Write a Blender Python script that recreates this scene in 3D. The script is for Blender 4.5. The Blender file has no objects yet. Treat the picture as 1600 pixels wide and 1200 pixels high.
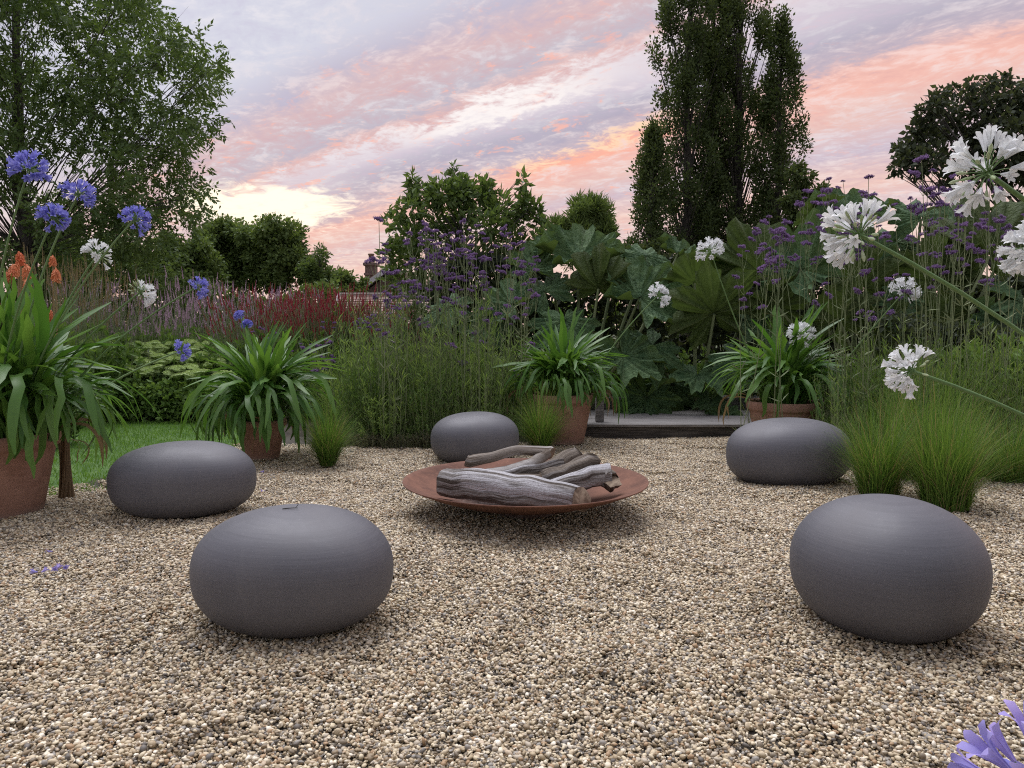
import bpy, math, numpy as np
from mathutils import Vector, Matrix, Euler

# ------------------------------------------------------------------ camera, sky, light, exposure
SC = bpy.context.scene
COL = SC.collection
rng = np.random.default_rng(11)
F = 1164.0                       # focal length in pixels of a 1600 px wide frame
CAMZ = 1.15
PITCH = math.atan(79 / F)
cam = bpy.data.cameras.new('camera')
cam.sensor_width = 36
cam.lens = 36 * F / 1600
cam.clip_start = 0.05
cam.clip_end = 2000
camo = bpy.data.objects.new('camera', cam)
COL.objects.link(camo)
camo.location = (0, 0, CAMZ)
camo.rotation_euler = (math.pi / 2 - PITCH, 0, 0)
SC.camera = camo
SC.view_settings.view_transform = 'Standard'
SC.view_settings.look = 'None'
SC.view_settings.exposure = 1.12
SC.view_settings.gamma = 1
SC.view_settings.use_curve_mapping = False
SC.cycles.max_bounces = 4
SC.cycles.diffuse_bounces = 2
SC.cycles.transmission_bounces = 2
SC.cycles.use_denoising = False
SC.cycles.filter_width = 1.1

SUN_AZ, SUN_EL = math.radians(-17), math.radians(66)   # soft light of a bright cloud deck


class NT:
    """small helper for building node trees"""
    def __init__(s, tree):
        s.t = tree
        s.t.nodes.clear()

    def n(s, typ, ins=None, **kw):
        nd = s.t.nodes.new(typ)
        for k, v in kw.items():
            setattr(nd, k, v)
        for k, v in (ins or {}).items():
            s.set(nd.inputs[k], v)
        return nd

    def set(s, sock, v):
        if isinstance(v, bpy.types.NodeSocket):
            s.t.links.new(v, sock)
        elif isinstance(v, bpy.types.Node):
            s.t.links.new(v.outputs[0], sock)
        else:
            if isinstance(v, (tuple, list)) and len(v) == 3 and len(sock.default_value) == 4:
                v = (*v, 1)
            sock.default_value = v

    def m(s, op, a, b=0.0, c=None, clamp=False):
        nd = s.n('ShaderNodeMath', operation=op, use_clamp=clamp)
        s.set(nd.inputs[0], a)
        s.set(nd.inputs[1], b)
        if c is not None:
            s.set(nd.inputs[2], c)
        return nd.outputs[0]

    def vm(s, op, a, b=(0, 0, 0)):
        nd = s.n('ShaderNodeVectorMath', operation=op)
        s.set(nd.inputs[0], a)
        if op == 'SCALE':
            s.set(nd.inputs[3], b)
        else:
            s.set(nd.inputs[1], b)
        return nd.outputs[1] if op == 'DOT_PRODUCT' else nd.outputs[0]

    def step(s, v, a, b, lo=0.0, hi=1.0):
        nd = s.n('ShaderNodeMapRange', interpolation_type='SMOOTHSTEP')
        for i, x in enumerate((v, a, b, lo, hi)):
            s.set(nd.inputs[i], x)
        return nd.outputs[0]

    def mix(s, f, a, b, mode='MIX'):
        nd = s.n('ShaderNodeMix', data_type='RGBA', blend_type=mode)
        s.set(nd.inputs[0], f)
        s.set(nd.inputs[6], a)
        s.set(nd.inputs[7], b)
        return nd.outputs[2]

    def noise(s, vec, scale, detail=3, rough=0.55, dist=0.0):
        nd = s.n('ShaderNodeTexNoise')
        if vec is not None:
            s.set(nd.inputs['Vector'], vec)
        nd.inputs['Scale'].default_value = scale
        nd.inputs['Detail'].default_value = detail
        nd.inputs['Roughness'].default_value = rough
        nd.inputs['Distortion'].default_value = dist
        return nd.outputs[0]

    def ramp(s, f, stops, interp='LINEAR'):
        nd = s.n('ShaderNodeValToRGB')
        cr = nd.color_ramp
        cr.interpolation = interp
        while len(cr.elements) < len(stops):
            cr.elements.new(0.5)
        for e, (p, c) in zip(cr.elements, stops):
            e.position = p
            e.color = (*c, 1)
        s.set(nd.inputs[0], f)
        return nd.outputs[0]

    def comb(s, x, y, z=0.0):
        nd = s.n('ShaderNodeCombineXYZ')
        for i, v in enumerate((x, y, z)):
            s.set(nd.inputs[i], v)
        return nd.outputs[0]

    def attr(s, name, out='Fac'):
        return s.n('ShaderNodeAttribute', attribute_name=name).outputs[out]


def build_sky():
    w = bpy.data.worlds.new('World')
    SC.world = w
    w.use_nodes = True
    t = NT(w.node_tree)
    d = t.n('ShaderNodeTexCoord').outputs['Generated']
    sep = t.n('ShaderNodeSeparateXYZ', {0: d})
    z = t.m('MAXIMUM', sep.outputs[2], 0.0)
    inv = t.m('DIVIDE', 1.0, t.m('ADD', z, 0.10))
    x = t.m('MULTIPLY', sep.outputs[0], inv)
    y = t.m('MULTIPLY', sep.outputs[1], inv)
    a = math.radians(-50)            # the cloud streets run this way
    along = t.m('ADD', t.m('MULTIPLY', x, math.sin(a)), t.m('MULTIPLY', y, math.cos(a)))
    across = t.m('SUBTRACT', t.m('MULTIPLY', x, math.cos(a)), t.m('MULTIPLY', y, math.sin(a)))
    q = t.comb(t.m('MULTIPLY', along, 0.35), across, 3.7)
    qf = t.comb(t.m('MULTIPLY', along, 0.75), across, 9.1)
    big = t.noise(q, 1.5, 3, 0.55, 0.4)
    fine = t.noise(qf, 8.0, 6, 0.66, 0.7)
    rip = t.noise(qf, 30.0, 3, 0.6, 0.3)
    tex = t.m('ADD', t.m('MULTIPLY', fine, 0.72), t.m('MULTIPLY', rip, 0.28))
    wob = t.m('ADD', t.m('MULTIPLY', t.m('SUBTRACT', big, 0.5), 0.62), t.m('MULTIPLY', t.m('SUBTRACT', tex, 0.5), 0.62))
    ac = t.m('ADD', across, wob)
    c = t.ramp(t.m('DIVIDE', ac, 4.0), [
        (0.00, (0.62, 0.62, 0.73)), (0.12, (0.56, 0.55, 0.66)), (0.20, (0.68, 0.68, 0.78)), (0.275, (0.67, 0.67, 0.76)), (0.32, (0.57, 0.53, 0.63)), (0.365, (0.70, 0.50, 0.51)), (0.41, (0.56, 0.51, 0.58)), (0.44, (0.76, 0.50, 0.48)), (0.47, (0.74, 0.65, 0.70)),
        (0.495, (0.66, 0.58, 0.66)), (0.53, (0.49, 0.45, 0.54)), (0.565, (0.57, 0.47, 0.53)), (0.592, (0.87, 0.50, 0.43)), (0.615, (0.91, 0.52, 0.44)), (0.68, (0.82, 0.55, 0.50)), (0.75, (0.60, 0.51, 0.60)), (0.84, (0.84, 0.57, 0.51)), (0.92, (0.66, 0.54, 0.60)), (1.0, (0.82, 0.64, 0.60))])
    # white broken tops and coral flecks of the little cloudlets
    c = t.mix(t.m('MULTIPLY', t.step(tex, 0.47, 0.64), 0.70), c, t.mix(0.55, c, (0.96, 0.90, 0.90)))
    c = t.mix(t.m('MULTIPLY', t.step(tex, 0.50, 0.36), 0.40), c, t.mix(1.0, c, (0.86, 0.80, 0.88), 'MULTIPLY'))
    west = t.step(along, 0.2, 1.6)
    flk = t.m('MULTIPLY', t.m('MULTIPLY', t.step(t.noise(qf, 13.0, 4, 0.7, 0.5), 0.55, 0.70), t.step(ac, 1.15, 1.5)), west)
    c = t.mix(t.m('MULTIPLY', flk, 0.8), c, (0.98, 0.50, 0.40))
    # bright gap and burning edge low in the west
    wb = t.m('MULTIPLY', t.step(t.m('ABSOLUTE', t.m('SUBTRACT', ac, 1.88)), 0.13, 0.0), t.m('MULTIPLY', t.step(along, 1.0, 1.55), t.step(along, 2.25, 1.85)))
    c = t.mix(t.m('MULTIPLY', wb, 0.9), c, (1.0, 0.93, 0.90))
    ob = t.m('MULTIPLY', t.step(t.m('ABSOLUTE', t.m('SUBTRACT', ac, 2.38)), 0.14, 0.0), t.m('MULTIPLY', t.step(along, 1.0, 1.4), t.step(along, 2.3, 1.9)))
    c = t.mix(t.m('MULTIPLY', ob, 0.95), c, t.mix(t.step(tex, 0.46, 0.58), (0.98, 0.46, 0.34), (1.0, 0.70, 0.46)))
    # warm band along the horizon
    hz = t.step(z, 0.24, 0.06)
    c = t.mix(t.m('MULTIPLY', hz, 0.60), c, t.mix(t.step(tex, 0.38, 0.62), (0.86, 0.51, 0.43), (1.0, 0.72, 0.57)))
    # where the sun has just gone, behind the cloud
    sd = Vector((math.sin(math.radians(-18)) * math.cos(math.radians(9.0)), math.cos(math.radians(-18)) * math.cos(math.radians(9.0)), math.sin(math.radians(9.0))))
    dv = t.vm('SUBTRACT', d, tuple(sd))
    s2 = t.n('ShaderNodeSeparateXYZ', {0: dv})
    e2 = t.m('ADD', t.m('POWER', t.m('DIVIDE', s2.outputs[0], 0.10), 2.0), t.m('POWER', t.m('DIVIDE', s2.outputs[2], 0.030), 2.0))
    gl = t.m('ADD', t.m('SUBTRACT', 1.0, e2), t.m('MULTIPLY', t.m('SUBTRACT', fine, 0.5), 3.2))
    c = t.mix(t.m('MULTIPLY', t.step(gl, -0.3, 0.8), 0.95), c, (1.30, 1.14, 0.88))
    sky = t.n('ShaderNodeTexSky', sky_type='NISHITA', sun_disc=False)
    sky.sun_elevation = SUN_EL
    sky.sun_rotation = SUN_AZ
    add = t.vm('ADD', c, t.vm('SCALE', sky.outputs[0], 0.003))
    bg = t.n('ShaderNodeBackground', {0: add, 1: 0.465})
    t.n('ShaderNodeOutputWorld', {0: bg})
    w.cycles.sampling_method = 'NONE'        # an even sky needs no importance map


build_sky()
sun = bpy.data.lights.new('sun', 'SUN')
sun.energy = 1.5
sun.angle = math.radians(50)
sun.color = (0.98, 0.97, 1.0)
suno = bpy.data.objects.new('sun', sun)
COL.objects.link(suno)
suno.rotation_euler = (Vector((math.sin(SUN_AZ) * math.cos(SUN_EL), math.cos(SUN_AZ) * math.cos(SUN_EL), math.sin(SUN_EL)))).to_track_quat('Z', 'Y').to_euler()


# ------------------------------------------------------------------ helpers
def ray(px, py):
    c, s = math.cos(PITCH), math.sin(PITCH)
    u = (600 - py) / F
    return Vector(((px - 800) / F, c + u * s, -s + u * c))


def at(px, py, Y):
    r = ray(px, py)
    k = Y / r.y
    return Vector((r.x * k, Y, CAMZ + r.z * k))


def gnd(px, py, z=0.0):
    r = ray(px, py)
    k = (z - CAMZ) / r.z
    return Vector((r.x * k, r.y * k, z))


def nrm(v):
    v = np.asarray(v, float)
    return v / np.maximum(np.linalg.norm(v, axis=-1, keepdims=True), 1e-9)


class MB:
    """collects geometry with numpy and builds one mesh"""
    def __init__(s):
        s.v, s.f, s.r, s.q, s.n = [], [], [], [], 0

    def add(s, V, Fa, rnd=0.5, vec=None):
        V = np.asarray(V, float).reshape(-1, 3)
        Fa = np.asarray(Fa, int)
        s.v.append(V)
        s.f.append(Fa + s.n)
        s.r.append(np.broadcast_to(np.asarray(rnd, float), (len(V),)))
        s.q.append(V if vec is None else np.asarray(vec, float))
        s.n += len(V)
        return s

    def mesh(s, name, mat=None, smooth=True):
        me = bpy.data.meshes.new(name)
        V = np.concatenate(s.v) if s.v else np.zeros((0, 3))
        me.vertices.add(len(V))
        me.vertices.foreach_set('co', V.ravel())
        loops = np.concatenate([f.ravel() for f in s.f])
        sizes = np.concatenate([np.full(len(f), f.shape[1]) for f in s.f])
        starts = np.concatenate([[0], np.cumsum(sizes)[:-1]])
        me.loops.add(len(loops))
        me.loops.foreach_set('vertex_index', loops.astype(np.int32))
        me.polygons.add(len(sizes))
        me.polygons.foreach_set('loop_start', starts.astype(np.int32))
        me.polygons.foreach_set('use_smooth', np.full(len(sizes), smooth))
        at_ = me.attributes.new('rnd', 'FLOAT', 'POINT')
        at_.data.foreach_set('value', np.concatenate(s.r).astype(np.float32))
        if any(q is not v for q, v in zip(s.q, s.v)):
            aq = me.attributes.new('grain', 'FLOAT_VECTOR', 'POINT')
            aq.data.foreach_set('vector', np.concatenate(s.q).astype(np.float32).ravel())
        me.update(calc_edges=True)
        me.validate()
        if mat:
            me.materials.append(mat)
        return me


def obj(name, me, parent=None, loc=None, rot=None, scale=None):
    o = bpy.data.objects.new(name, me)
    COL.objects.link(o)
    if parent is not None:
        o.parent = parent
    if loc is not None:
        o.location = loc
    if rot is not None:
        o.rotation_euler = rot
    if scale is not None:
        o.scale = (scale,) * 3 if isinstance(scale, (int, float)) else scale
    return o


def tag(o, label, cat, group=None):
    o['label'] = label
    o['category'] = cat
    if group:
        o['group'] = group
    return o


def thing(name, label, cat, loc=(0, 0, 0), rz=0.0, group=None, scale=None):
    return tag(obj(name, None, None, loc, (0, 0, rz), scale), label, cat, group)


def kind(o, k):
    o['kind'] = k
    return o


def dup(o, loc=None, rz=None, scale=None, parent=None, **props):
    c = o.copy()
    COL.objects.link(c)
    if parent is not None:
        c.parent = parent
    if loc is not None:
        c.location = loc
    if rz is not None:
        c.rotation_euler = (o.rotation_euler[0], o.rotation_euler[1], rz)
    if scale is not None:
        c.scale = (scale,) * 3 if isinstance(scale, (int, float)) else scale
    for k, v in props.items():
        c[k] = v
    for ch in o.children:
        dup(ch, parent=c)
    return c


def tube(path, rad, ns=6, cap=True):
    P = np.asarray(path, float)
    n = len(P)
    R = np.broadcast_to(np.asarray(rad, float), (n,))
    T = nrm(np.gradient(P, axis=0))
    ref = np.array([0.31, 0.17, 0.93]) if abs(T[0, 2]) < 0.9 else np.array([0.9, 0.4, 0.1])
    A = nrm(np.cross(T, ref))
    B = np.cross(T, A)
    th = np.linspace(0, 2 * np.pi, ns, endpoint=False)
    V = P[:, None] + R[:, None, None] * (np.cos(th)[None, :, None] * A[:, None] + np.sin(th)[None, :, None] * B[:, None])
    i, j = np.meshgrid(np.arange(n - 1), np.arange(ns), indexing='ij')
    k = (j + 1) % ns
    Fq = np.stack([i * ns + j, i * ns + k, (i + 1) * ns + k, (i + 1) * ns + j], -1).reshape(-1, 4)
    return V.reshape(-1, 3), Fq


def bez(a, b, c, n=8):
    t = np.linspace(0, 1, n)[:, None]
    a, b, c = (np.asarray(p, float) for p in (a, b, c))
    return (1 - t) ** 2 * a + 2 * t * (1 - t) * b + t * t * c


def leaves(mb, P, D, L, W, rnd=None, fold=0.0):
    """diamond leaves: P base points, D directions, L lengths, W half widths"""
    n = len(P)
    D = nrm(D)
    S = nrm(np.cross(D, rng.normal(size=(n, 3)) + np.array([0, 0, 0.6])))
    N = np.cross(S, D)
    L = np.broadcast_to(np.asarray(L, float), (n,))[:, None]
    W = np.broadcast_to(np.asarray(W, float), (n,))[:, None]
    V = np.stack([P, P + D * L * 0.42 + S * W + N * W * fold, P + D * L - N * L * 0.12, P + D * L * 0.42 - S * W + N * W * fold], 1)
    r = rng.random(n) if rnd is None else rnd
    idx = np.arange(n)[:, None] * 4
    if fold:
        Fa = np.concatenate([idx + np.array([[0, 1, 2]]), idx + np.array([[0, 2, 3]])])
    else:
        Fa = idx + np.array([[0, 1, 2, 3]])
    mb.add(V.reshape(-1, 3), Fa, np.repeat(r, 4))


def lathe(prof, ns=48, close_bottom=True):
    pr = np.asarray(prof, float)
    th = np.linspace(0, 2 * np.pi, ns, endpoint=False)
    V = np.stack([pr[:, None, 0] * np.cos(th), pr[:, None, 0] * np.sin(th), np.broadcast_to(pr[:, None, 1], (len(pr), ns))], -1)
    n = len(pr)
    i, j = np.meshgrid(np.arange(n - 1), np.arange(ns), indexing='ij')
    k = (j + 1) % ns
    return V.reshape(-1, 3), np.stack([i * ns + j, i * ns + k, (i + 1) * ns + k, (i + 1) * ns + j], -1).reshape(-1, 4)


def box(x0, x1, y0, y1, z0, z1, bev=0.0):
    b = min(bev, (x1 - x0) / 3, (y1 - y0) / 3, (z1 - z0) / 3)
    V = []
    for z, e in ((z0, b), (z0 + b, 0), (z1 - b, 0), (z1, b)):
        V += [(x0 + e, y0 + e, z), (x1 - e, y0 + e, z), (x1 - e, y1 - e, z), (x0 + e, y1 - e, z)]
    Fq = [(3, 2, 1, 0), (12, 13, 14, 15)]
    for k in range(3):
        for j in range(4):
            a, c = k * 4 + j, k * 4 + (j + 1) % 4
            Fq.append((a, c, c + 4, a + 4))
    return np.array(V, float), np.array(Fq)


# ------------------------------------------------------------------ materials
MATS = {}


def newmat(name):
    m = bpy.data.materials.new(name)
    m.use_nodes = True
    MATS[name] = m
    return m, NT(m.node_tree)


def finish(t, col, rough=0.6, bump=None, bs=0.3, bd=0.01, spec=0.5, trans=0.0, tcol=None, metal=0.0):
    b = t.n('ShaderNodeBsdfPrincipled')
    t.set(b.inputs['Base Color'], col)
    t.set(b.inputs['Roughness'], rough)
    b.inputs['Specular IOR Level'].default_value = spec
    b.inputs['Metallic'].default_value = metal
    if bump is not None:
        bn = t.n('ShaderNodeBump', {'Height': bump})
        bn.inputs['Strength'].default_value = bs
        bn.inputs['Distance'].default_value = bd
        t.set(b.inputs['Normal'], bn.outputs[0])
    sh = b.outputs[0]
    if trans:
        tr = t.n('ShaderNodeBsdfTranslucent', {0: tcol if tcol is not None else col})
        mx = t.n('ShaderNodeMixShader')
        mx.inputs[0].default_value = trans
        t.set(mx.inputs[1], sh)
        t.set(mx.inputs[2], tr.outputs[0])
        sh = mx.outputs[0]
    t.n('ShaderNodeOutputMaterial', {0: sh})


def leafmat(name, c0, c1, trans=0.3, rough=0.6, spec=0.18, objrand=0.3, tmul=1.6, tint=(1.05, 1.0, 0.5)):
    m, t = newmat(name)
    r = t.attr('rnd')
    oi = t.n('ShaderNodeObjectInfo').outputs['Random']
    f = t.m('ADD', t.m('MULTIPLY', r, 1 - objrand), t.m('MULTIPLY', oi, objrand))
    c = t.mix(f, c0, c1)
    tc = t.mix(1.0, c, tuple(tmul * k for k in ((1, 1, 1) if tmul == 1.0 else tint)), 'MULTIPLY')
    finish(t, c, rough, spec=spec, trans=trans, tcol=tc)
    return m


def plainmat(name, c0, c1, scale=8.0, rough=0.7, bs=0.3, bd=0.01, detail=5, stretch=(1, 1, 1), spec=0.4, thr=(0.35, 0.65)):
    m, t = newmat(name)
    co = t.vm('MULTIPLY', t.n('ShaderNodeTexCoord').outputs['Object'], stretch)
    nz = t.noise(co, scale, detail, 0.6, 0.3)
    finish(t, t.mix(t.step(nz, *thr), c0, c1), rough, nz, bs, bd, spec)
    return m


leafmat('ash_leaf', (0.048, 0.089, 0.032), (0.130, 0.194, 0.068))
leafmat('poplar_leaf', (0.042, 0.066, 0.026), (0.110, 0.150, 0.056))
leafmat('shrub_leaf', (0.058, 0.105, 0.032), (0.160, 0.230, 0.078), rough=0.42, spec=0.3)
leafmat('far_leaf', (0.062, 0.105, 0.036), (0.154, 0.215, 0.072))
leafmat('dark_leaf', (0.022, 0.032, 0.021), (0.070, 0.088, 0.052))
leafmat('strap_leaf', (0.048, 0.131, 0.024), (0.130, 0.247, 0.056), trans=0.30, rough=0.38, spec=0.32, objrand=0.8)
leafmat('dry_leaf', (0.13, 0.085, 0.050), (0.28, 0.20, 0.12), trans=0.15, objrand=0.6)
leafmat('grass_tuft', (0.053, 0.131, 0.024), (0.178, 0.284, 0.064), objrand=0.1)
leafmat('lawn_blade', (0.082, 0.189, 0.028), (0.173, 0.315, 0.056), objrand=0.0)
leafmat('silver_leaf', (0.120, 0.150, 0.110), (0.260, 0.300, 0.220), objrand=0.4)
leafmat('bed_leaf', (0.053, 0.110, 0.029), (0.178, 0.278, 0.076), objrand=0.4)
leafmat('lime_leaf', (0.125, 0.215, 0.058), (0.280, 0.380, 0.130), objrand=0.4)
leafmat('scrub_leaf', (0.090, 0.085, 0.060), (0.190, 0.180, 0.125), objrand=0.4)
leafmat('sedum_flower', (0.34, 0.46, 0.18), (0.52, 0.62, 0.30), trans=0.1)
leafmat('straw', (0.20, 0.16, 0.09), (0.36, 0.29, 0.17), objrand=0.3)
leafmat('stem_green', (0.130, 0.170, 0.080), (0.270, 0.310, 0.160), trans=0.0, objrand=0.6)
leafmat('stalk_green', (0.120, 0.210, 0.075), (0.190, 0.290, 0.120), trans=0.0, objrand=0.6, rough=0.4)
leafmat('verbena_purple', (0.120, 0.065, 0.180), (0.400, 0.250, 0.500), trans=0.2, tmul=1.0)
leafmat('pink_spike', (0.38, 0.24, 0.34), (0.68, 0.50, 0.58), trans=0.2, tmul=1.0)
leafmat('red_spike', (0.26, 0.035, 0.050), (0.52, 0.090, 0.105), trans=0.2, tmul=1.0)
leafmat('orange_spike', (0.70, 0.19, 0.085), (0.82, 0.38, 0.20), trans=0.2, tmul=1.0, objrand=0.6)
leafmat('white_petal', (0.84, 0.86, 0.87), (0.92, 0.92, 0.92), trans=0.3, tmul=1.0)
leafmat('white_bud', (0.40, 0.52, 0.25), (0.72, 0.76, 0.58), trans=0.2, tmul=1.0)
leafmat('blue_petal', (0.200, 0.210, 0.640), (0.380, 0.370, 0.840), trans=0.3, tmul=1.0)
leafmat('lilac_petal', (0.36, 0.34, 0.74), (0.52, 0.40, 0.76), trans=0.3, tmul=1.0)
leafmat('blue_bud', (0.16, 0.15, 0.45), (0.26, 0.26, 0.65), trans=0.2, tmul=1.0)
plainmat('bark', (0.026, 0.024, 0.021), (0.075, 0.070, 0.060), 6, 0.9, 0.6, 0.03, stretch=(1, 1, 0.25))
plainmat('soil', (0.022, 0.017, 0.012), (0.060, 0.046, 0.033), 14, 0.95, 0.8, 0.03)
plainmat('ground_grass', (0.035, 0.055, 0.022), (0.075, 0.085, 0.040), 0.6, 0.95, 0.5, 0.05)
plainmat('lawn_base', (0.045, 0.100, 0.022), (0.090, 0.160, 0.040), 5, 0.95, 0.5, 0.02)
plainmat('grit', (0.030, 0.025, 0.020), (0.10, 0.085, 0.068), 90, 0.9, 0.9, 0.01)
plainmat('brick_wall', (0.11, 0.075, 0.065), (0.20, 0.14, 0.12), 12, 0.9)
plainmat('mortar', (0.20, 0.17, 0.15), (0.30, 0.26, 0.23), 12, 0.9)
plainmat('roof_tile', (0.24, 0.165, 0.135), (0.38, 0.275, 0.23), 3, 0.85)
plainmat('white_board', (0.45, 0.44, 0.46), (0.60, 0.58, 0.60), 3, 0.6)
plainmat('clay_pot', (0.16, 0.10, 0.07), (0.25, 0.16, 0.11), 6, 0.8)
plainmat('window_glass', (0.02, 0.025, 0.035), (0.04, 0.045, 0.06), 2, 0.1)


def mat_clay():
    m, t = newmat('seat_clay')
    co = t.n('ShaderNodeTexCoord').outputs['Object']
    br = t.noise(t.vm('MULTIPLY', co, (1.6, 1.6, 70)), 2.0, 6, 0.7, 0.1)
    bl = t.noise(co, 3.0, 4, 0.6, 0.4)
    sp = t.noise(co, 120.0, 2, 0.6)
    c = t.mix(t.step(br, 0.25, 0.75), (0.080, 0.079, 0.092), (0.104, 0.103, 0.118))
    c = t.mix(t.m('MULTIPLY', t.step(bl, 0.42, 0.7), 0.5), c, (0.128, 0.122, 0.130))
    wm = t.noise(t.vm('MULTIPLY', co, (5, 5, 1.4)), 2.2, 6, 0.7, 0.8)         # faint rain streaks and dust
    c = t.mix(t.m('MULTIPLY', t.step(wm, 0.54, 0.70), 0.14), c, (0.17, 0.165, 0.165))
    c = t.mix(t.m('MULTIPLY', t.step(sp, 0.66, 0.74), 0.5), c, (0.21, 0.205, 0.21))
    h = t.m('ADD', t.m('MULTIPLY', br, 0.8), t.m('MULTIPLY', sp, 0.25))
    ro = t.step(bl, 0.3, 0.7, 0.54, 0.66)
    finish(t, c, ro, h, 0.18, 0.004, 0.6)


def mat_rust():
    m, t = newmat('rust')
    co = t.n('ShaderNodeTexCoord').outputs['Object']
    a = t.noise(co, 3.5, 6, 0.65, 0.5)
    b = t.noise(co, 45, 4, 0.7, 0.2)
    c = t.mix(t.step(a, 0.3, 0.7), (0.105, 0.052, 0.038), (0.205, 0.098, 0.066))
    c = t.mix(t.m('MULTIPLY', t.step(b, 0.5, 0.7), 0.5), c, (0.27, 0.135, 0.09))
    c = t.mix(t.m('MULTIPLY', t.step(t.noise(co, 9, 3), 0.60, 0.72), 0.5), c, (0.085, 0.042, 0.034))
    rad = t.m('ADD', t.vm('DOT_PRODUCT', t.vm('MULTIPLY', co, co), (1, 1, 0)), t.m('MULTIPLY', a, 0.22))      # ash and soot from old fires
    zc = t.n('ShaderNodeSeparateXYZ', {0: co}).outputs[2]
    c = t.mix(t.m('MULTIPLY', t.step(rad, 0.34, 0.16), 0.6), c, t.mix(t.step(b, 0.4, 0.6), (0.05, 0.045, 0.042), (0.26, 0.24, 0.225)))
    finish(t, c, 0.85, b, 0.35, 0.004, 0.25)


def mat_terracotta():
    m, t = newmat('terracotta')
    co = t.n('ShaderNodeTexCoord').outputs['Object']
    a = t.noise(co, 4, 5, 0.6, 0.4)
    b = t.noise(t.vm('MULTIPLY', co, (1, 1, 14)), 5, 4, 0.6)
    z = t.n('ShaderNodeSeparateXYZ', {0: co}).outputs[2]
    c = t.mix(t.step(a, 0.3, 0.7), (0.28, 0.150, 0.110), (0.42, 0.245, 0.185))
    c = t.mix(t.m('MULTIPLY', t.step(b, 0.5, 0.72), 0.35), c, (0.50, 0.31, 0.24))
    ed = t.m('ADD', z, t.m('MULTIPLY', a, 0.10))        # lime bloom wicking up from the gravel
    c = t.mix(t.m('MULTIPLY', t.step(ed, 0.13, 0.05), 0.5), c, (0.50, 0.40, 0.34))
    c = t.mix(t.m('MULTIPLY', t.step(t.noise(co, 11, 5, 0.7), 0.58, 0.72), 0.5), c, (0.20, 0.13, 0.085))
    finish(t, c, 0.85, t.m('ADD', a, b), 0.25, 0.006, 0.25)


def mat_wood(name, c0, c1, c2, bs=0.7, th=0.52):
    m, t = newmat(name)
    g = t.attr('grain', 'Vector')
    a = t.noise(g, 9, 7, 0.7, 0.7)
    b = t.noise(g, 30, 5, 0.7, 0.3)
    d = t.noise(g, 3.2, 4, 0.6, 0.8)
    c = t.mix(t.step(a, 0.40, 0.60), c0, c1)
    c = t.mix(t.step(d, th, th + 0.12), c, c2)
    c = t.mix(t.m('MULTIPLY', t.step(b, 0.58, 0.70), 0.6), c, (0.025, 0.018, 0.013))
    finish(t, c, 0.85, t.m('SUBTRACT', a, t.m('MULTIPLY', b, 0.8)), bs, 0.03, 0.3)


def mat_deck():
    m, t = newmat('deck_wood')
    co = t.n('ShaderNodeTexCoord').outputs['Object']
    oi = t.n('ShaderNodeObjectInfo').outputs['Random']
    a = t.noise(t.vm('ADD', t.vm('MULTIPLY', co, (1.2, 18, 18)), t.comb(oi, oi, 0.0)), 4, 6, 0.65, 0.3)
    c = t.mix(t.step(a, 0.3, 0.7), (0.13, 0.125, 0.125), (0.32, 0.305, 0.30))
    c = t.mix(t.m('MULTIPLY', oi, 0.35), c, (0.12, 0.10, 0.08))
    finish(t, c, 0.75, a, 0.4, 0.01, 0.35)


plainmat('riser_wood', (0.035, 0.030, 0.026), (0.10, 0.088, 0.078), 5, 0.85, 0.5, 0.01, stretch=(.6, 12, 12))


def mat_pebble():
    m, t = newmat('pebble')
    r = t.attr('rnd')
    co = t.n('ShaderNodeTexCoord').outputs['Object']
    oi = t.n('ShaderNodeObjectInfo').outputs['Random']
    c = t.ramp(t.m('FRACT', t.m('ADD', r, oi)), [
        (0.00, (0.46, 0.39, 0.29)), (0.12, (0.60, 0.53, 0.42)), (0.24, (0.30, 0.245, 0.18)), (0.34, (0.70, 0.64, 0.52)), (0.46, (0.22, 0.19, 0.155)),
        (0.54, (0.50, 0.46, 0.41)), (0.63, (0.31, 0.305, 0.31)), (0.71, (0.80, 0.76, 0.68)), (0.78, (0.42, 0.30, 0.20)), (0.85, (0.15, 0.145, 0.148)), (0.90, (0.57, 0.49, 0.41)), (0.95, (0.86, 0.84, 0.80))], 'CONSTANT')
    sp = t.noise(co, 140, 3, 0.6)
    c = t.mix(t.m('MULTIPLY', t.step(sp, 0.45, 0.7), 0.3), c, (0.28, 0.21, 0.15))
    geo = t.n('ShaderNodeNewGeometry').outputs['Position']
    damp = t.noise(geo, 1.1, 4, 0.6, 0.5)          # patches of damper, browner stones
    c = t.mix(t.m('MULTIPLY', t.step(damp, 0.50, 0.70), 0.35), c, t.mix(1.0, c, (0.58, 0.54, 0.50), 'MULTIPLY'))
    c = t.mix(1.0, c, (1.01, 0.945, 0.81), 'MULTIPLY')
    finish(t, c, 0.55, sp, 0.2, 0.002, 0.4)


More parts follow.
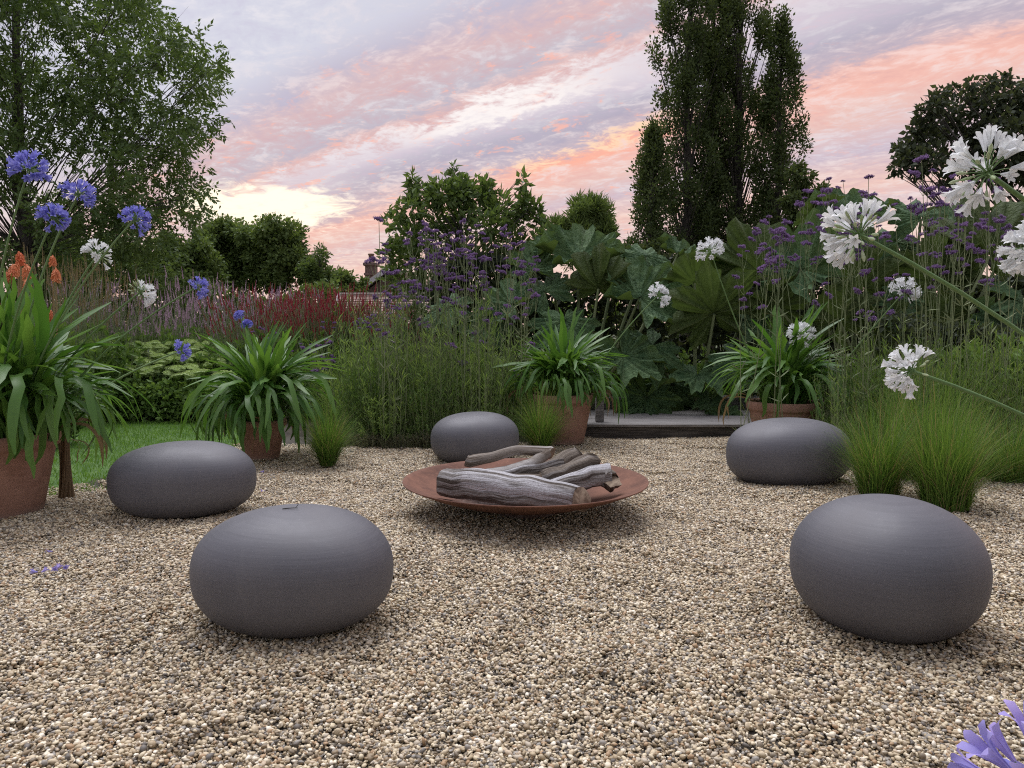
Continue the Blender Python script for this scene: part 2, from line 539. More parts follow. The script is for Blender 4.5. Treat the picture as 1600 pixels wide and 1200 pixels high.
def mat_gunnera():
    m, t = newmat('gunnera_leaf')
    v = t.attr('rnd')
    oi = t.n('ShaderNodeObjectInfo').outputs['Random']
    co = t.n('ShaderNodeTexCoord').outputs['Object']
    nz = t.noise(co, 7, 5, 0.6, 0.5)
    top = t.mix(t.step(nz, 0.3, 0.7), (0.058, 0.125, 0.052), (0.145, 0.235, 0.100))
    top = t.mix(t.m('MULTIPLY', v, 0.45), top, (0.21, 0.29, 0.14))
    bot = t.mix(t.step(nz, 0.3, 0.7), (0.050, 0.080, 0.020), (0.085, 0.120, 0.035))
    bot = t.mix(t.m('MULTIPLY', v, 0.6), bot, (0.19, 0.23, 0.09))
    bf = t.n('ShaderNodeNewGeometry').outputs['Backfacing']
    c = t.mix(bf, top, bot)
    c = t.mix(t.m('MULTIPLY', oi, 0.35), c, t.mix(1.0, c, (0.7, 0.85, 0.8), 'MULTIPLY'))
    fine = t.noise(co, 26, 5, 0.65, 0.5)
    finish(t, c, 0.6, t.m('ADD', nz, t.m('MULTIPLY', fine, 0.6)), 1.0, 0.08, 0.25, trans=0.16, tcol=(0.17, 0.26, 0.05))


mat_clay(); mat_rust(); mat_terracotta(); mat_deck(); mat_pebble(); mat_gunnera()
mat_wood('grey_bark', (0.085, 0.066, 0.052), (0.38, 0.355, 0.335), (0.62, 0.61, 0.63), 0.9, 0.46)
mat_wood('brown_bark', (0.075, 0.055, 0.040), (0.22, 0.185, 0.150), (0.42, 0.39, 0.36))
mat_wood('smooth_bark', (0.13, 0.10, 0.075), (0.27, 0.235, 0.20), (0.40, 0.38, 0.36), 0.4)
plainmat('cut_wood', (0.16, 0.115, 0.080), (0.36, 0.28, 0.20), 22, 0.9, 0.5)
M = MATS

# ------------------------------------------------------------------ the setting
def sheet(name, pts, z, mat, kindname='structure', y_noise=0.0):
    mb = MB()
    mb.add([(x, y, z) for x, y in pts], [list(range(len(pts)))])
    return kind(obj(name, mb.mesh(name, mat)), kindname)


sheet('ground', [(-900, -60), (900, -60), (900, 900), (-900, 900)], -0.06, M['ground_grass'])
GX0, GX1, GY0, GY1 = -8.5, 7.5, -1.5, 8.35
LAWN = [(-16, 5.02), (-4.0, 5.05), (-3.3, 5.12), (-2.98, 5.35), (-2.86, 6.0), (-2.80, 7.0), (-2.78, 7.5), (-2.9, 9.6), (-16, 9.6)]


def inside(poly, x, y):
    r = False
    n = len(poly)
    for i in range(n):
        (x0, y0), (x1, y1) = poly[i], poly[(i + 1) % n]
        if (y0 > y) != (y1 > y) and x < (x1 - x0) * (y - y0) / (y1 - y0) + x0:
            r = not r
    return r


def bedline(x):                     # far edge of the gravel
    if x < -2.6:
        return 7.6
    if x < 0.4:
        return 7.45 + 0.12 * math.sin(x * 3.1)
    if x < 2.45:
        return 8.15
    if x < 3.2:
        return 6.6 + 0.1 * math.sin(x * 5)
    return 6.35 + 0.12 * math.sin(x * 2.7)


def mound(x, y):                    # gentle scuffs and hollows in the gravel
    return 1.5 * (0.012 * math.sin(x * 1.9 + 0.7 * y) * math.sin(y * 1.5 - 0.6 * x + 1) + 0.007 * math.sin(x * 5.1 + 1.3) * math.sin(y * 4.3 + 0.5 * x)
            + 0.004 * math.sin(x * 11 + y * 3) * math.sin(y * 9.0 - x * 2))


def build_gravel():
    # compacted grit under the loose stones
    nx, ny = 100, 64
    xs, ys = np.linspace(GX0, GX1, nx), np.linspace(GY0, GY1, ny)
    V = np.array([(x, y, mound(x, y) - 0.012) for y in ys for x in xs])
    i, j = np.meshgrid(np.arange(ny - 1), np.arange(nx - 1), indexing='ij')
    Fq = np.stack([i * nx + j, i * nx + j + 1, (i + 1) * nx + j + 1, (i + 1) * nx + j], -1).reshape(-1, 4)
    kind(obj('gravel_bed', MB().add(V, Fq).mesh('gravel_bed', M['grit'])), 'structure')
    # pebble patches
    PS = 0.40
    # octahedron subdivided once, on a sphere
    base = np.array([(1, 0, 0), (0, 1, 0), (-1, 0, 0), (0, -1, 0), (0, 0, 1), (0, 0, -1)], float)
    tris = [(0, 1, 4), (1, 2, 4), (2, 3, 4), (3, 0, 4), (1, 0, 5), (2, 1, 5), (3, 2, 5), (0, 3, 5)]
    vs, key, ft = [tuple(v) for v in base], {}, []

    def midp(a, b):
        k = (min(a, b), max(a, b))
        if k not in key:
            v = base[a] + base[b] if max(a, b) < 6 else None
            v = v / np.linalg.norm(v)
            vs.append(tuple(v))
            key[k] = len(vs) - 1
        return key[k]
    for a, b, c in tris:
        ab, bc, ca = midp(a, b), midp(b, c), midp(c, a)
        ft += [(a, ab, ca), (ab, b, bc), (ca, bc, c), (ab, bc, ca)]
    S, T = np.array(vs), np.array(ft)
    srcs = []
    for k in range(5):
        n = 2300
        pos = np.stack([rng.uniform(-PS / 2, PS / 2, n), rng.uniform(-PS / 2, PS / 2, n), rng.uniform(-0.014, 0.007, n)], -1)
        edge = rng.normal(0, 0.012, (n, 2))
        pos[:, :2] += edge
        sz = np.clip(rng.lognormal(math.log(0.0054), 0.30, n), 0.003, 0.0115)
        ax = np.stack([sz * rng.uniform(0.95, 1.55, n), sz * rng.uniform(0.75, 1.1, n), sz * rng.uniform(0.42, 0.85, n)], -1)
        V = S[None] * ax[:, None] * (1 + rng.normal(0, 0.10, (n, len(S), 1)))
        # random tilt and turn
        az, tl, td = rng.uniform(0, 6.28, n), np.abs(rng.normal(0, 0.6, n)), rng.uniform(0, 6.28, n)
        ca, sa = np.cos(az)[:, None], np.sin(az)[:, None]
        x, y, z = V[..., 0], V[..., 1], V[..., 2]
        x, y = x * ca - y * sa, x * sa + y * ca
        kx, ky = np.cos(td)[:, None], np.sin(td)[:, None]
        u, w = x * kx + y * ky, -x * ky + y * kx
        ct, st = np.cos(tl)[:, None], np.sin(tl)[:, None]
        u, z = u * ct + z * st, -u * st + z * ct
        x, y = u * kx - w * ky, u * ky + w * kx
        V = np.stack([x, y, z], -1) + pos[:, None]
        Fa = (T[None] + (np.arange(n) * len(S))[:, None, None]).reshape(-1, 3)
        me = MB().add(V.reshape(-1, 3), Fa, np.repeat(rng.random(n), len(S))).mesh('pebble_patch', M['pebble'])
        srcs.append(bpy.data.objects.new('pebble_patch', me))
    # where patches go
    pts, rots = [], []
    st = PS * 0.74
    for iy in range(int((GY1 - GY0) / st) + 1):
        for ix in range(int((GX1 - GX0) / st) + 1):
            x, y = GX0 + ix * st + rng.uniform(-.04, .04), GY0 + iy * st + rng.uniform(-.04, .04)
            if abs(x) > 0.76 * max(y, 0) + 1.6 or y > bedline(x) + 0.08:
                continue
            if inside(LAWN, x + 0.13, y - 0.13) and inside(LAWN, x, y):
                continue
            e = 0.05
            gx = (mound(x + e, y) - mound(x - e, y)) / (2 * e)
            gy = (mound(x, y + e) - mound(x, y - e)) / (2 * e)
            q = Vector((-gx, -gy, 1)).to_track_quat('Z', 'Y') @ Euler((0, 0, rng.uniform(0, 6.28))).to_quaternion()
            pts.append((x, y, mound(x, y) + rng.uniform(-0.002, 0.002)))
            rots.append(tuple(q.to_euler()))
    me = bpy.data.meshes.new('gravel')
    me.from_pydata(pts, [], [])
    a = me.attributes.new('turn', 'FLOAT_VECTOR', 'POINT')
    a.data.foreach_set('vector', np.array(rots, np.float32).ravel())
    me.materials.append(M['pebble'])
    o = kind(obj('gravel', me), 'stuff')
    o['label'] = 'loose beige and grey pea gravel covering the ground'
    ng = bpy.data.node_groups.new('gravel_scatter', 'GeometryNodeTree')
    ng.interface.new_socket('Geometry', in_out='INPUT', socket_type='NodeSocketGeometry')
    ng.interface.new_socket('Geometry', in_out='OUTPUT', socket_type='NodeSocketGeometry')
    gi, go = ng.nodes.new('NodeGroupInput'), ng.nodes.new('NodeGroupOutput')
    jn = ng.nodes.new('GeometryNodeJoinGeometry')
    for s in srcs:
        oi = ng.nodes.new('GeometryNodeObjectInfo')
        oi.inputs['Object'].default_value = s
        oi.inputs['As Instance'].default_value = True
        ng.links.new(oi.outputs['Geometry'], jn.inputs[0])
    ip = ng.nodes.new('GeometryNodeInstanceOnPoints')
    ip.inputs['Pick Instance'].default_value = True
    rv = ng.nodes.new('FunctionNodeRandomValue')
    rv.data_type = 'INT'
    [i for i in rv.inputs if i.name == 'Min' and i.type == 'INT'][0].default_value = 0
    [i for i in rv.inputs if i.name == 'Max' and i.type == 'INT'][0].default_value = len(srcs) - 1
    na = ng.nodes.new('GeometryNodeInputNamedAttribute')
    na.data_type = 'FLOAT_VECTOR'
    na.inputs[0].default_value = 'turn'
    er = ng.nodes.new('FunctionNodeEulerToRotation')
    ng.links.new(na.outputs[0], er.inputs[0])
    ng.links.new(gi.outputs[0], ip.inputs['Points'])
    ng.links.new(jn.outputs[0], ip.inputs['Instance'])
    ng.links.new(er.outputs[0], ip.inputs['Rotation'])
    ng.links.new([x for x in rv.outputs if x.type == 'INT'][0], ip.inputs['Instance Index'])
    ng.links.new(ip.outputs[0], go.inputs[0])
    md = o.modifiers.new('scatter', 'NODES')
    md.node_group = ng


build_gravel()


def build_lawn():
    sheet('lawn', LAWN, 0.0, M['lawn_base'])
    n = 46000
    x = rng.uniform(-9.0, -2.75, n)
    y = rng.uniform(5.0, 9.6, n)
    keep = np.array([inside(LAWN, a + rng.normal(0, .02), b) for a, b in zip(x, y)])
    P = np.stack([x, y, np.zeros(n)], -1)[keep]
    D = rng.normal(0, 0.45, (len(P), 3))
    D[:, 2] = 1
    mb = MB()
    leaves(mb, P, D, rng.uniform(0.02, 0.055, len(P)), rng.uniform(0.0022, 0.004, len(P)))
    o = kind(obj('grass', mb.mesh('grass', M['lawn_blade'])), 'stuff')
    o['label'] = 'short mown green grass of the lawn strip'


build_lawn()
sheet('soil_border', [(-2.78, 7.5), (-1.5, 7.35), (0.0, 7.5), (0.62, 7.9), (0.62, 8.3), (2.5, 8.3), (2.55, 6.7), (3.2, 6.5), (8.5, 6.2), (12, 6.0), (12, 16), (-16, 16), (-16, 9.55), (-2.9, 9.55)], 0.006, M['soil'])


# ------------------------------------------------------------------ pebble seats
def seat(label, px0, px1, Y, ztop, depth, yaw, ex=2.35, rock=0.0):
    X = ((px0 + px1) / 2 - 800) / F * (Y * math.cos(PITCH) + 0.06)
    a = (px1 - px0) / 2 / F * Y
    c, s = math.cos(yaw), math.sin(yaw)
    b = depth
    ra = math.sqrt(max(a * a - (b * s) ** 2, 0.02)) / max(abs(c), .3)
    nu, nv = 80, 44
    u = np.linspace(0, 2 * np.pi, nu, endpoint=False)
    v = np.linspace(-np.pi / 2, np.pi / 2, nv)

    def sp(w, e):
        return np.sign(w) * np.abs(w) ** (2 / e)
    ev = np.where(v < 0, ex + 0.22, ex)          # fuller below, to a broad flat base
    cv, sv = sp(np.cos(v), ev), sp(np.sin(v), ev - 0.15)
    cu, su = sp(np.cos(u), 2.12), sp(np.sin(u), 2.12)
    H = ztop + 0.025
    zz = np.where(sv < 0, sv * H * 0.50, sv * H * 0.50)
    V = np.stack([ra * cv[:, None] * cu, b * cv[:, None] * su, np.broadcast_to(zz[:, None], (nv, nu))], -1)
    V[..., 2] += H * 0.5 - 0.025
    # hand-made: slightly fuller on one side and never quite round
    V[..., 0] *= 1 + 0.012 * V[..., 0] / ra
    V += 0.006 * np.stack([np.sin(V[..., 1] * 5 + 1), np.sin(V[..., 0] * 4 + 2), np.sin(V[..., 0] * 5 + V[..., 1] * 3)], -1)
    if rock:
        V[..., 2] += rock * V[..., 0] * np.clip(V[..., 2] / H, 0, 1)
    i, j = np.meshgrid(np.arange(nv - 1), np.arange(nu), indexing='ij')
    k = (j + 1) % nu
    Fq = np.stack([i * nu + j, i * nu + k, (i + 1) * nu + k, (i + 1) * nu + j], -1).reshape(-1, 4)
    o = obj('pebble_seat', MB().add(V.reshape(-1, 3), Fq).mesh('pebble_seat', M['seat_clay']), None, (X, Y, 0), (0, 0, yaw))
    return tag(o, label, 'seat', 'clay pebble seats around the fire bowl')


s1 = seat('dark clay pebble seat with a small twig lying on top', 296, 614, 2.94, 0.45, 0.33, -0.33, 2.4, rock=0.0)
seat('rounder, taller clay pebble seat standing clear in front of the grass tufts', 1242, 1526, 2.88, 0.505, 0.35, 0.34, 2.25, rock=0.0)
seat('long low clay pebble seat beside the lawn', 172, 396, 4.76, 0.45, 0.34, -0.05, 2.5, rock=0.0)
seat('smallest-looking clay pebble seat, standing behind the fire bowl', 671, 810, 6.72, 0.435, 0.36, 0.05, 2.5)
seat('clay pebble seat overlapped by blades of ornamental grass near the deck', 1133, 1327, 5.70, 0.495, 0.36, 0.15, 2.5, rock=0.0)


def build_twig():
    p = at(455, 794, 2.93)
    z = 0.452
    mb = MB()
    mb.add(*tube(bez((p.x - .035, p.y, z), (p.x, p.y + .005, z + .004), (p.x + .03, p.y - .01, z + .006), 6), [.002, .0022, .002, .002, .0018, .0012], 5))
    mb.add(*tube(bez((p.x + .018, p.y - .004, z + .005), (p.x + .026, p.y - .004, z + .012), (p.x + .03, p.y, z + .022), 4), .0012, 5))
    tag(obj('twig', mb.mesh('twig', M['bark'])), 'tiny dark twig lying on top of a clay seat', 'twig')


build_twig()


# ------------------------------------------------------------------ fire bowl and logs
BC = Vector((0.085, 4.72, 0))
BR, BZ = 0.775, 0.225


def bowl_z(r):
    return 0.050 + (BZ - 0.05) * (r / BR) ** 2.1


def build_bowl():
    r = thing('fire_bowl', 'wide shallow rusty steel fire bowl holding weathered logs', 'fire bowl', BC)
    rr = np.linspace(0.02, BR, 26)
    prof = [(0.0015, 0.05)] + [(x, bowl_z(x)) for x in rr] + [(BR + 0.004, BZ - 0.002), (BR + 0.002, BZ - 0.008)]
    prof += [(x, bowl_z(x) - 0.009) for x in rr[::-1]] + [(0.0015, 0.041)]
    obj('dish', MB().add(*lathe(prof, 96)).mesh('dish', M['rust']), r)
    obj('foot', MB().add(*lathe([(0.20, 0.055), (0.20, -0.02), (0.185, -0.02), (0.185, 0.05)], 48)).mesh('foot', M['rust']), r)


build_bowl()


def log(label, pts, rads, mat, seed, knobs=0.12, ns=18, rings=26, branch=None, flat=0.0):
    g = np.random.default_rng(seed)
    P = np.array([tuple(p) for p in pts])
    t0 = np.linspace(0, 1, len(P))
    t = np.linspace(0, 1, rings)
    # smooth interpolation through the points
    path = np.stack([np.interp(t, t0, P[:, k]) for k in range(3)], -1)
    for _ in range(2):
        path[1:-1] = (path[:-2] + 2 * path[1:-1] + path[2:]) / 4
    wv = g.normal(0, 0.010, (rings, 3))
    for _ in range(6):
        wv[1:-1] = (wv[:-2] + wv[1:-1] + wv[2:]) / 3
    path[1:-1] += wv[1:-1]
    R = np.interp(t, np.linspace(0, 1, len(rads)), rads)
    V, Fq = tube(path, R, ns)
    V = V.reshape(rings, ns, 3)
    th = np.arange(ns) * 2 * np.pi / ns
    bump = np.zeros((rings, ns))
    for k in range(7):
        bump += np.cos(g.integers(1, 6) * th[None] + g.uniform(-9, 9) * t[:, None] + g.uniform(0, 6)) / (k + 1.5)
    crk = g.normal(0, 0.9, ns)[None] * np.ones((rings, 1)) + g.normal(0, .35, (rings, ns))      # lengthwise splits
    for _ in range(3):
        crk[1:-1] = (crk[:-2] + crk[1:-1] + crk[2:]) / 3
    bump += crk * .35
    V = path[:, None] + (V - path[:, None]) * (1 + knobs * bump[..., None] * 0.5)
    ln = np.cumsum(np.r_[0, np.linalg.norm(np.diff(path, axis=0), axis=1)])
    gr = np.stack([np.broadcast_to(np.cos(th) * R.mean() * 5, (rings, ns)), np.broadcast_to(np.sin(th) * R.mean() * 5, (rings, ns)), np.broadcast_to(ln[:, None] * 0.26 + seed, (rings, ns))], -1)
    base = Vector(path.mean(0))
    mb = MB().add((V - np.array(base)).reshape(-1, 3), Fq, 0.5, gr.reshape(-1, 3))
    if branch:
        for bp, br in branch:
            bp = np.array([tuple(p) for p in bp])
            bt = np.linspace(0, 1, 12)
            pp = np.stack([np.interp(bt, np.linspace(0, 1, len(bp)), bp[:, k]) for k in range(3)], -1)
            pp[1:-1] = (pp[:-2] + 2 * pp[1:-1] + pp[2:]) / 4
            rr = np.interp(bt, np.linspace(0, 1, len(br)), br)
            V2, F2 = tube(pp, rr, 12)
            cen = np.repeat(pp, 12, 0)
            V2 = cen + (V2 - cen) * (1 + g.normal(0, 0.05, (len(V2), 1)))
            mb.add(V2 - np.array(base), F2, 0.5, np.stack([np.tile(np.cos(np.arange(12) * .52), 12) * .05, np.tile(np.sin(np.arange(12) * .52), 12) * .05, np.repeat(np.linspace(0, .2, 12), 12) + seed], -1))
    o = tag(obj('log', mb.mesh('log', mat), None, base), label, 'log', 'weathered logs in the fire bowl')
    for e, nx in ((0, 1), (-1, -2)):
        ring = V[e] - np.array(base)
        axis = nrm(path[e] - path[nx])
        inner = ring.mean(0) + (ring - ring.mean(0)) * 0.55 + axis * 0.004 + g.normal(0, .002, ring.shape)
        c = ring.mean(0) + axis * 0.002
        VV = np.concatenate([ring * 0.999 + axis * 0.0015, inner, [c]])
        Fa = [(j, (j + 1) % ns, ns + (j + 1) % ns) for j in range(ns)] + [(j, ns + (j + 1) % ns, ns + j) for j in range(ns)] + [(ns + j, ns + (j + 1) % ns, 2 * ns) for j in range(ns)]
        obj('cut_end', MB().add(VV, Fa).mesh('cut_end', M['cut_wood']), o)
    return o


log('thick silvery split log lying along the front of the fire bowl', [at(696, 755, 4.56), at(760, 760, 4.46), at(830, 768, 4.36), at(908, 781, 4.24)], [0.088, 0.100, 0.096, 0.074], M['grey_bark'], 3, 0.12, ns=30, rings=40)
log('smooth forked branch arching over the back of the log pile', [at(730, 719, 4.86), at(770, 715, 4.88), at(805, 702, 4.9), at(835, 704, 4.92), at(862, 708, 4.95)], [0.040, 0.036, 0.031, 0.032, 0.046], M['smooth_bark'], 8, 0.16,
    branch=[([at(856, 708, 4.93), at(830, 726, 4.86), at(800, 738, 4.82), at(760, 742, 4.8)], [0.036, 0.042, 0.050, 0.040])])
log('brown log tilted upward, its dark cut end pointing away from the arching branch', [at(815, 752, 4.70), at(862, 730, 4.78), at(905, 707, 4.88)], [0.052, 0.055, 0.048], M['brown_bark'], 12, 0.24)
log('knobbly grey-brown log in the middle of the pile', [at(846, 750, 4.60), at(885, 735, 4.64), at(926, 719, 4.68)], [0.050, 0.058, 0.052], M['brown_bark'], 17, 0.26)
log('stout stub with pale end resting on the bowl rim side', [at(856, 764, 4.50), at(905, 752, 4.55), at(950, 743, 4.62)], [0.050, 0.058, 0.066], M['grey_bark'], 22, 0.28)
log('low broken log lying under the other logs at the back', [at(722, 744, 4.78), at(800, 752, 4.68), at(870, 757, 4.6)], [0.045, 0.06, 0.05], M['brown_bark'], 31, 0.34)
log('short grey log end at the far end of the pile', [at(905, 740, 4.72), at(930, 741, 4.70), at(956, 752, 4.55)], [0.05, 0.056, 0.056], M['brown_bark'], 36, 0.3)
log('thin crooked stick wedged between the front log and the forked branch', [at(770, 746, 4.66), at(820, 735, 4.70), at(880, 722, 4.76)], [0.024, 0.03, 0.022], M['grey_bark'], 41, 0.3)


# ------------------------------------------------------------------ timber deck
def build_deck():
    r = thing('timber_deck', 'weathered grey timber deck step below the giant leaves', 'deck', (0.70, 8.1, 0))
    W = 2.6
    for k in range(11):
        y0 = k * 0.148
        me = MB().add(*box(0, W, y0 + .003, y0 + .143, 0.125, 0.155 + rng.uniform(-.002, .002), .004)).mesh('board', M['deck_wood'], False)
        obj('board', me, r, (rng.uniform(-.015, .015), 0, 0))
    obj('riser', MB().add(*box(0.03, W - .02, 0.03, 0.065, -0.02, 0.122, .004)).mesh('riser', M['riser_wood'], False), r)
    obj('joist', MB().add(*box(0.0, 0.04, 0.07, 1.6, -0.02, 0.122, .004)).mesh('joist', M['deck_wood'], False), r)
    px = at(937, 640, 8.35)
    obj('post', MB().add(*box(px.x - .70 - .045, px.x - .70 + .045, 0.22, 0.31, 0.156, 0.78, .006)).mesh('post', M['deck_wood'], False), r)
    # the boards go on, one step up
    for k in range(3):
        obj('board', MB().add(*box(0.3, W, 1.66 + k * .148, 1.80 + k * .148, 0.28, 0.31, .004)).mesh('board', M['deck_wood'], False), r)
    obj('riser', MB().add(*box(0.3, W, 1.69, 1.72, 0.15, 0.278, .004)).mesh('riser', M['deck_wood'], False), r)


build_deck()


# ------------------------------------------------------------------ house far behind
def build_house():
    Y = 34.0
    c = at(590, 470, Y)
    r = thing('brick_house', 'distant brick house with a tall chimney and sloping gable', 'house', (c.x, Y, 0))

    def rel(px, py, dy=0):
        p = at(px, py, Y + dy)
        return (p.x - c.x, dy, p.z)
    a0, a1, b1, b0 = rel(545, 472), rel(612, 420), rel(690, 470), rel(545, 600)
    def gable(name, pts, y0, y1, mat):
        V = [(p[0], y0, p[2]) for p in pts] + [(p[0], y1, p[2]) for p in pts]
        n = len(pts)
        mb = MB().add(V, [tuple(range(n))[::-1]])
        mb.f.append(np.array([tuple(range(n, 2 * n))]))
        mb.f.append(np.array([(j, (j + 1) % n, n + (j + 1) % n, n + j) for j in range(n)]))
        return obj(name, mb.mesh(name, mat, False), r)
    zb = 0.0
    gable('wall', [(a0[0] + .15, 0, zb), (a0[0] + .15, 0, a0[2]), (a1[0], 0, a1[2] - .12), (b1[0] - .15, 0, b1[2]), (b1[0] - .15, 0, zb)], 0, 9, M['brick_wall'])
    th = 0.16
    rf = gable('roof', [(a0[0] - .2, 0, a0[2] - .12), (a1[0], 0, a1[2] - .02), (b1[0] + .2, 0, b1[2] - .12), (b1[0] + .2, 0, b1[2] + th), (a1[0], 0, a1[2] + th + .05), (a0[0] - .2, 0, a0[2] + th)], -0.4, 9.3, M['roof_tile'])
    gable('bargeboard', [(a0[0] - .22, 0, a0[2] - .16), (a1[0], 0, a1[2] - .08), (a1[0], 0, a1[2] + .16), (a0[0] - .22, 0, a0[2] + .12)], -0.47, -0.41, M['white_board'])
    c0, c1 = rel(564, 452), rel(580, 412)
    x0, x1, zt = c0[0], c1[0], c1[2]
    ch = obj('chimney', MB().add(*box(x0, x1, 1.0, 1.6, 2.2, zt, .02)).mesh('chimney', M['brick_wall'], False), r)
    obj('corbel', MB().add(*box(x0 - .08, x1 + .08, .92, 1.68, zt, zt + .14, .02)).add(*box(x0 - .05, x1 + .05, .95, 1.65, zt - .45, zt - .33, .02)).mesh('corbel', M['brick_wall'], False), ch)
    obj('chimney_pot', MB().add(*lathe([(.13, zt + .14), (.12, zt + .5), (.15, zt + .52), (.15, zt + .58), (.1, zt + .58), (.09, zt + .2)], 14)).mesh('chimney_pot', M['clay_pot']), ch, ((x0 + x1) / 2, 1.3, 0))
    # nearer outbuilding: a tiled slope with a pale ridge
    Y2 = 26.0
    c = at(580, 490, Y2)
    r2 = thing('tiled_outbuilding', 'long low outbuilding roof of pinkish clay tiles before the brick house', 'outbuilding', (c.x, Y2, 0))
    p0, p1 = at(531, 461, Y2), at(680, 461, Y2)
    e0 = at(529, 502, Y2 - 1.8)
    x0, x1, zr, ze = p0.x - c.x, p1.x - c.x + .4, p0.z, e0.z - .1
    obj('wall', MB().add(*box(x0 + .2, x1 - .2, -1.5, 1.5, 0, ze, 0)).mesh('wall', M['brick_wall'], False), r2)
    rows = 12
    for k in range(rows):
        f0, f1 = k / rows, (k + 1.12) / rows
        ya, za = -1.8 + 1.8 * f0, ze + (zr - ze) * f0
        yb, zb_ = -1.8 + 1.8 * min(f1, 1), ze + (zr - ze) * min(f1, 1)
        V = [(x0, ya, za + .035), (x1, ya, za + .035), (x1, yb, zb_), (x0, yb, zb_), (x0, ya, za - .02), (x1, ya, za - .02), (x1, yb, zb_ - .03), (x0, yb, zb_ - .03)]
        obj('tile_course', MB().add(V, [(0, 1, 2, 3), (7, 6, 5, 4), (0, 4, 5, 1), (1, 5, 6, 2), (2, 6, 7, 3), (3, 7, 4, 0)]).mesh('tile_course', M['roof_tile'], False), r2)
    V = [(x0, 0, zr), (x1, 0, zr), (x1, 1.8, ze), (x0, 1.8, ze), (x0, 0, zr - .05), (x1, 0, zr - .05), (x1, 1.8, ze - .05), (x0, 1.8, ze - .05)]
    obj('back_slope', MB().add(V, [(0, 1, 2, 3), (7, 6, 5, 4), (0, 4, 5, 1), (1, 5, 6, 2), (2, 6, 7, 3), (3, 7, 4, 0)]).mesh('back_slope', M['roof_tile'], False), r2)
    obj('ridge', MB().add(*tube([(x0 - .02, 0, zr + .01), (x1 + .02, 0, zr + .01)], .07, 10)).mesh('ridge', M['mortar']), r2)
    obj('verge', MB().add(*tube([(x0 - .03, -1.8, ze + .02), (x0 - .03, 0, zr + .02)], .05, 8)).mesh('verge', M['white_board']), r2)


build_house()


# ------------------------------------------------------------------ trees
def sprays(mb, P, D, ln, nl, L, W, fold=0.0):
    """little twigs carrying pairs of leaflets"""
    n = len(P)
    D = nrm(D)
    S = nrm(np.cross(D, rng.normal(size=(n, 3))))
    rr = rng.random(n)
    for j in range(nl):
        tpos = (j + 0.6) / nl
        sg = 1 if j % 2 else -1
        p = P + D * (ln * tpos)[:, None] + np.array([0, 0, -1.0]) * (ln * 0.22 * tpos ** 2)[:, None]
        d = D * 0.75 + S * sg * 0.75 + rng.normal(0, 0.22, (n, 3)) + np.array([0, 0, -0.25])
        leaves(mb, p, d, L * rng.uniform(0.7, 1.2, n), W * rng.uniform(0.8, 1.2, n), np.clip(rr + rng.normal(0, .15, n), 0, 1), fold)


def tree(name, label, base, trunk, clusters, leafmat_, nl_per, leaf, spread=(1, 1, 1), spray=None, droop=0.2, up=0.0, group=None, cat='tree', rise=0.8, brr=0.02, fold=0.0, twig=True):
    """trunk: list of (x,y,z,r) relative to base; clusters: (x,y,z,radius) relative to base"""
    r = thing(name, label, cat, base, 0, group)
    tr = np.array(trunk, float)
    tz = np.linspace(0, 1, 20)
    zz = np.linspace(0, 1, len(tr))
    path = np.stack([np.interp(tz, zz, tr[:, k]) for k in range(3)], -1)
    path[2:-1] += rng.normal(0, tr[0, 3] * .18, (17, 3)) * np.array([1, 1, 0])
    rad = np.interp(tz, zz, tr[:, 3])
    mb = MB().add(*tube(path, rad, 9))
    cl = np.array(clusters, float)
    for c in cl:
        hd = math.hypot(c[0], c[1])
        zs = min(max(c[2] - rise * hd - 0.1 * c[2], tr[0, 2] + 0.25 * (tr[-1, 2] - tr[0, 2])), tr[-1, 2] * 0.98)
        st = np.array([np.interp(zs, path[:, 2], path[:, k]) for k in range(3)])
        st[2] = zs
        e = c[:3]
        mid = (st + e) / 2 + np.array([0, 0, 0.10 * hd]) + rng.normal(0, .06 * (hd + .3), 3)
        b0 = min(brr * (0.6 + 0.5 * hd), tr[0, 3] * 0.6)
        mb.add(*tube(bez(st, mid, e, 7), np.linspace(b0, b0 * .2, 7), 5))
        if twig:
            for _ in range(3):
                e2 = e + rng.normal(0, c[3] * .7, 3)
                mb.add(*tube(bez((mid + e) / 2, (mid + e) / 2 + (e2 - e) * .4 + (e - mid) * .3, e2, 5), np.linspace(b0 * .35, b0 * .08, 5), 4))
    obj('trunk', mb.mesh('trunk', M['bark']), r)
    lb = MB()
    n = np.maximum((nl_per * (cl[:, 3] / cl[:, 3].mean()) ** 1.6).astype(int), 4)
    C = np.repeat(cl, n, 0)
    # mostly near the surface of each clump
    dd = nrm(rng.normal(size=(len(C), 3)))
    rr = rng.random(len(C)) ** 0.45 * rng.uniform(0.55, 1.25, len(C))
    P = C[:, :3] + dd * (rr * C[:, 3])[:, None] * np.array(spread)
    D = dd * 0.8 + rng.normal(0, 0.5, P.shape) + np.array([0, 0, up - droop])
    if spray:
        ln, k = spray
        sprays(lb, P, D, ln * rng.uniform(.7, 1.3, len(P)), k, leaf[0], leaf[1], fold)
    else:
        leaves(lb, P, D, leaf[0] * rng.uniform(.6, 1.3, len(P)), leaf[1] * rng.uniform(.7, 1.2, len(P)), None, fold)
    obj('crown', lb.mesh('crown', M[leafmat_], False), r)
    return r


def scatter_in(n, f, box_):
    out = []
    while len(out) < n:
        p = np.array([rng.uniform(a, b) for a, b in box_])
        if f(p):
            out.append(p)
    return np.array(out)


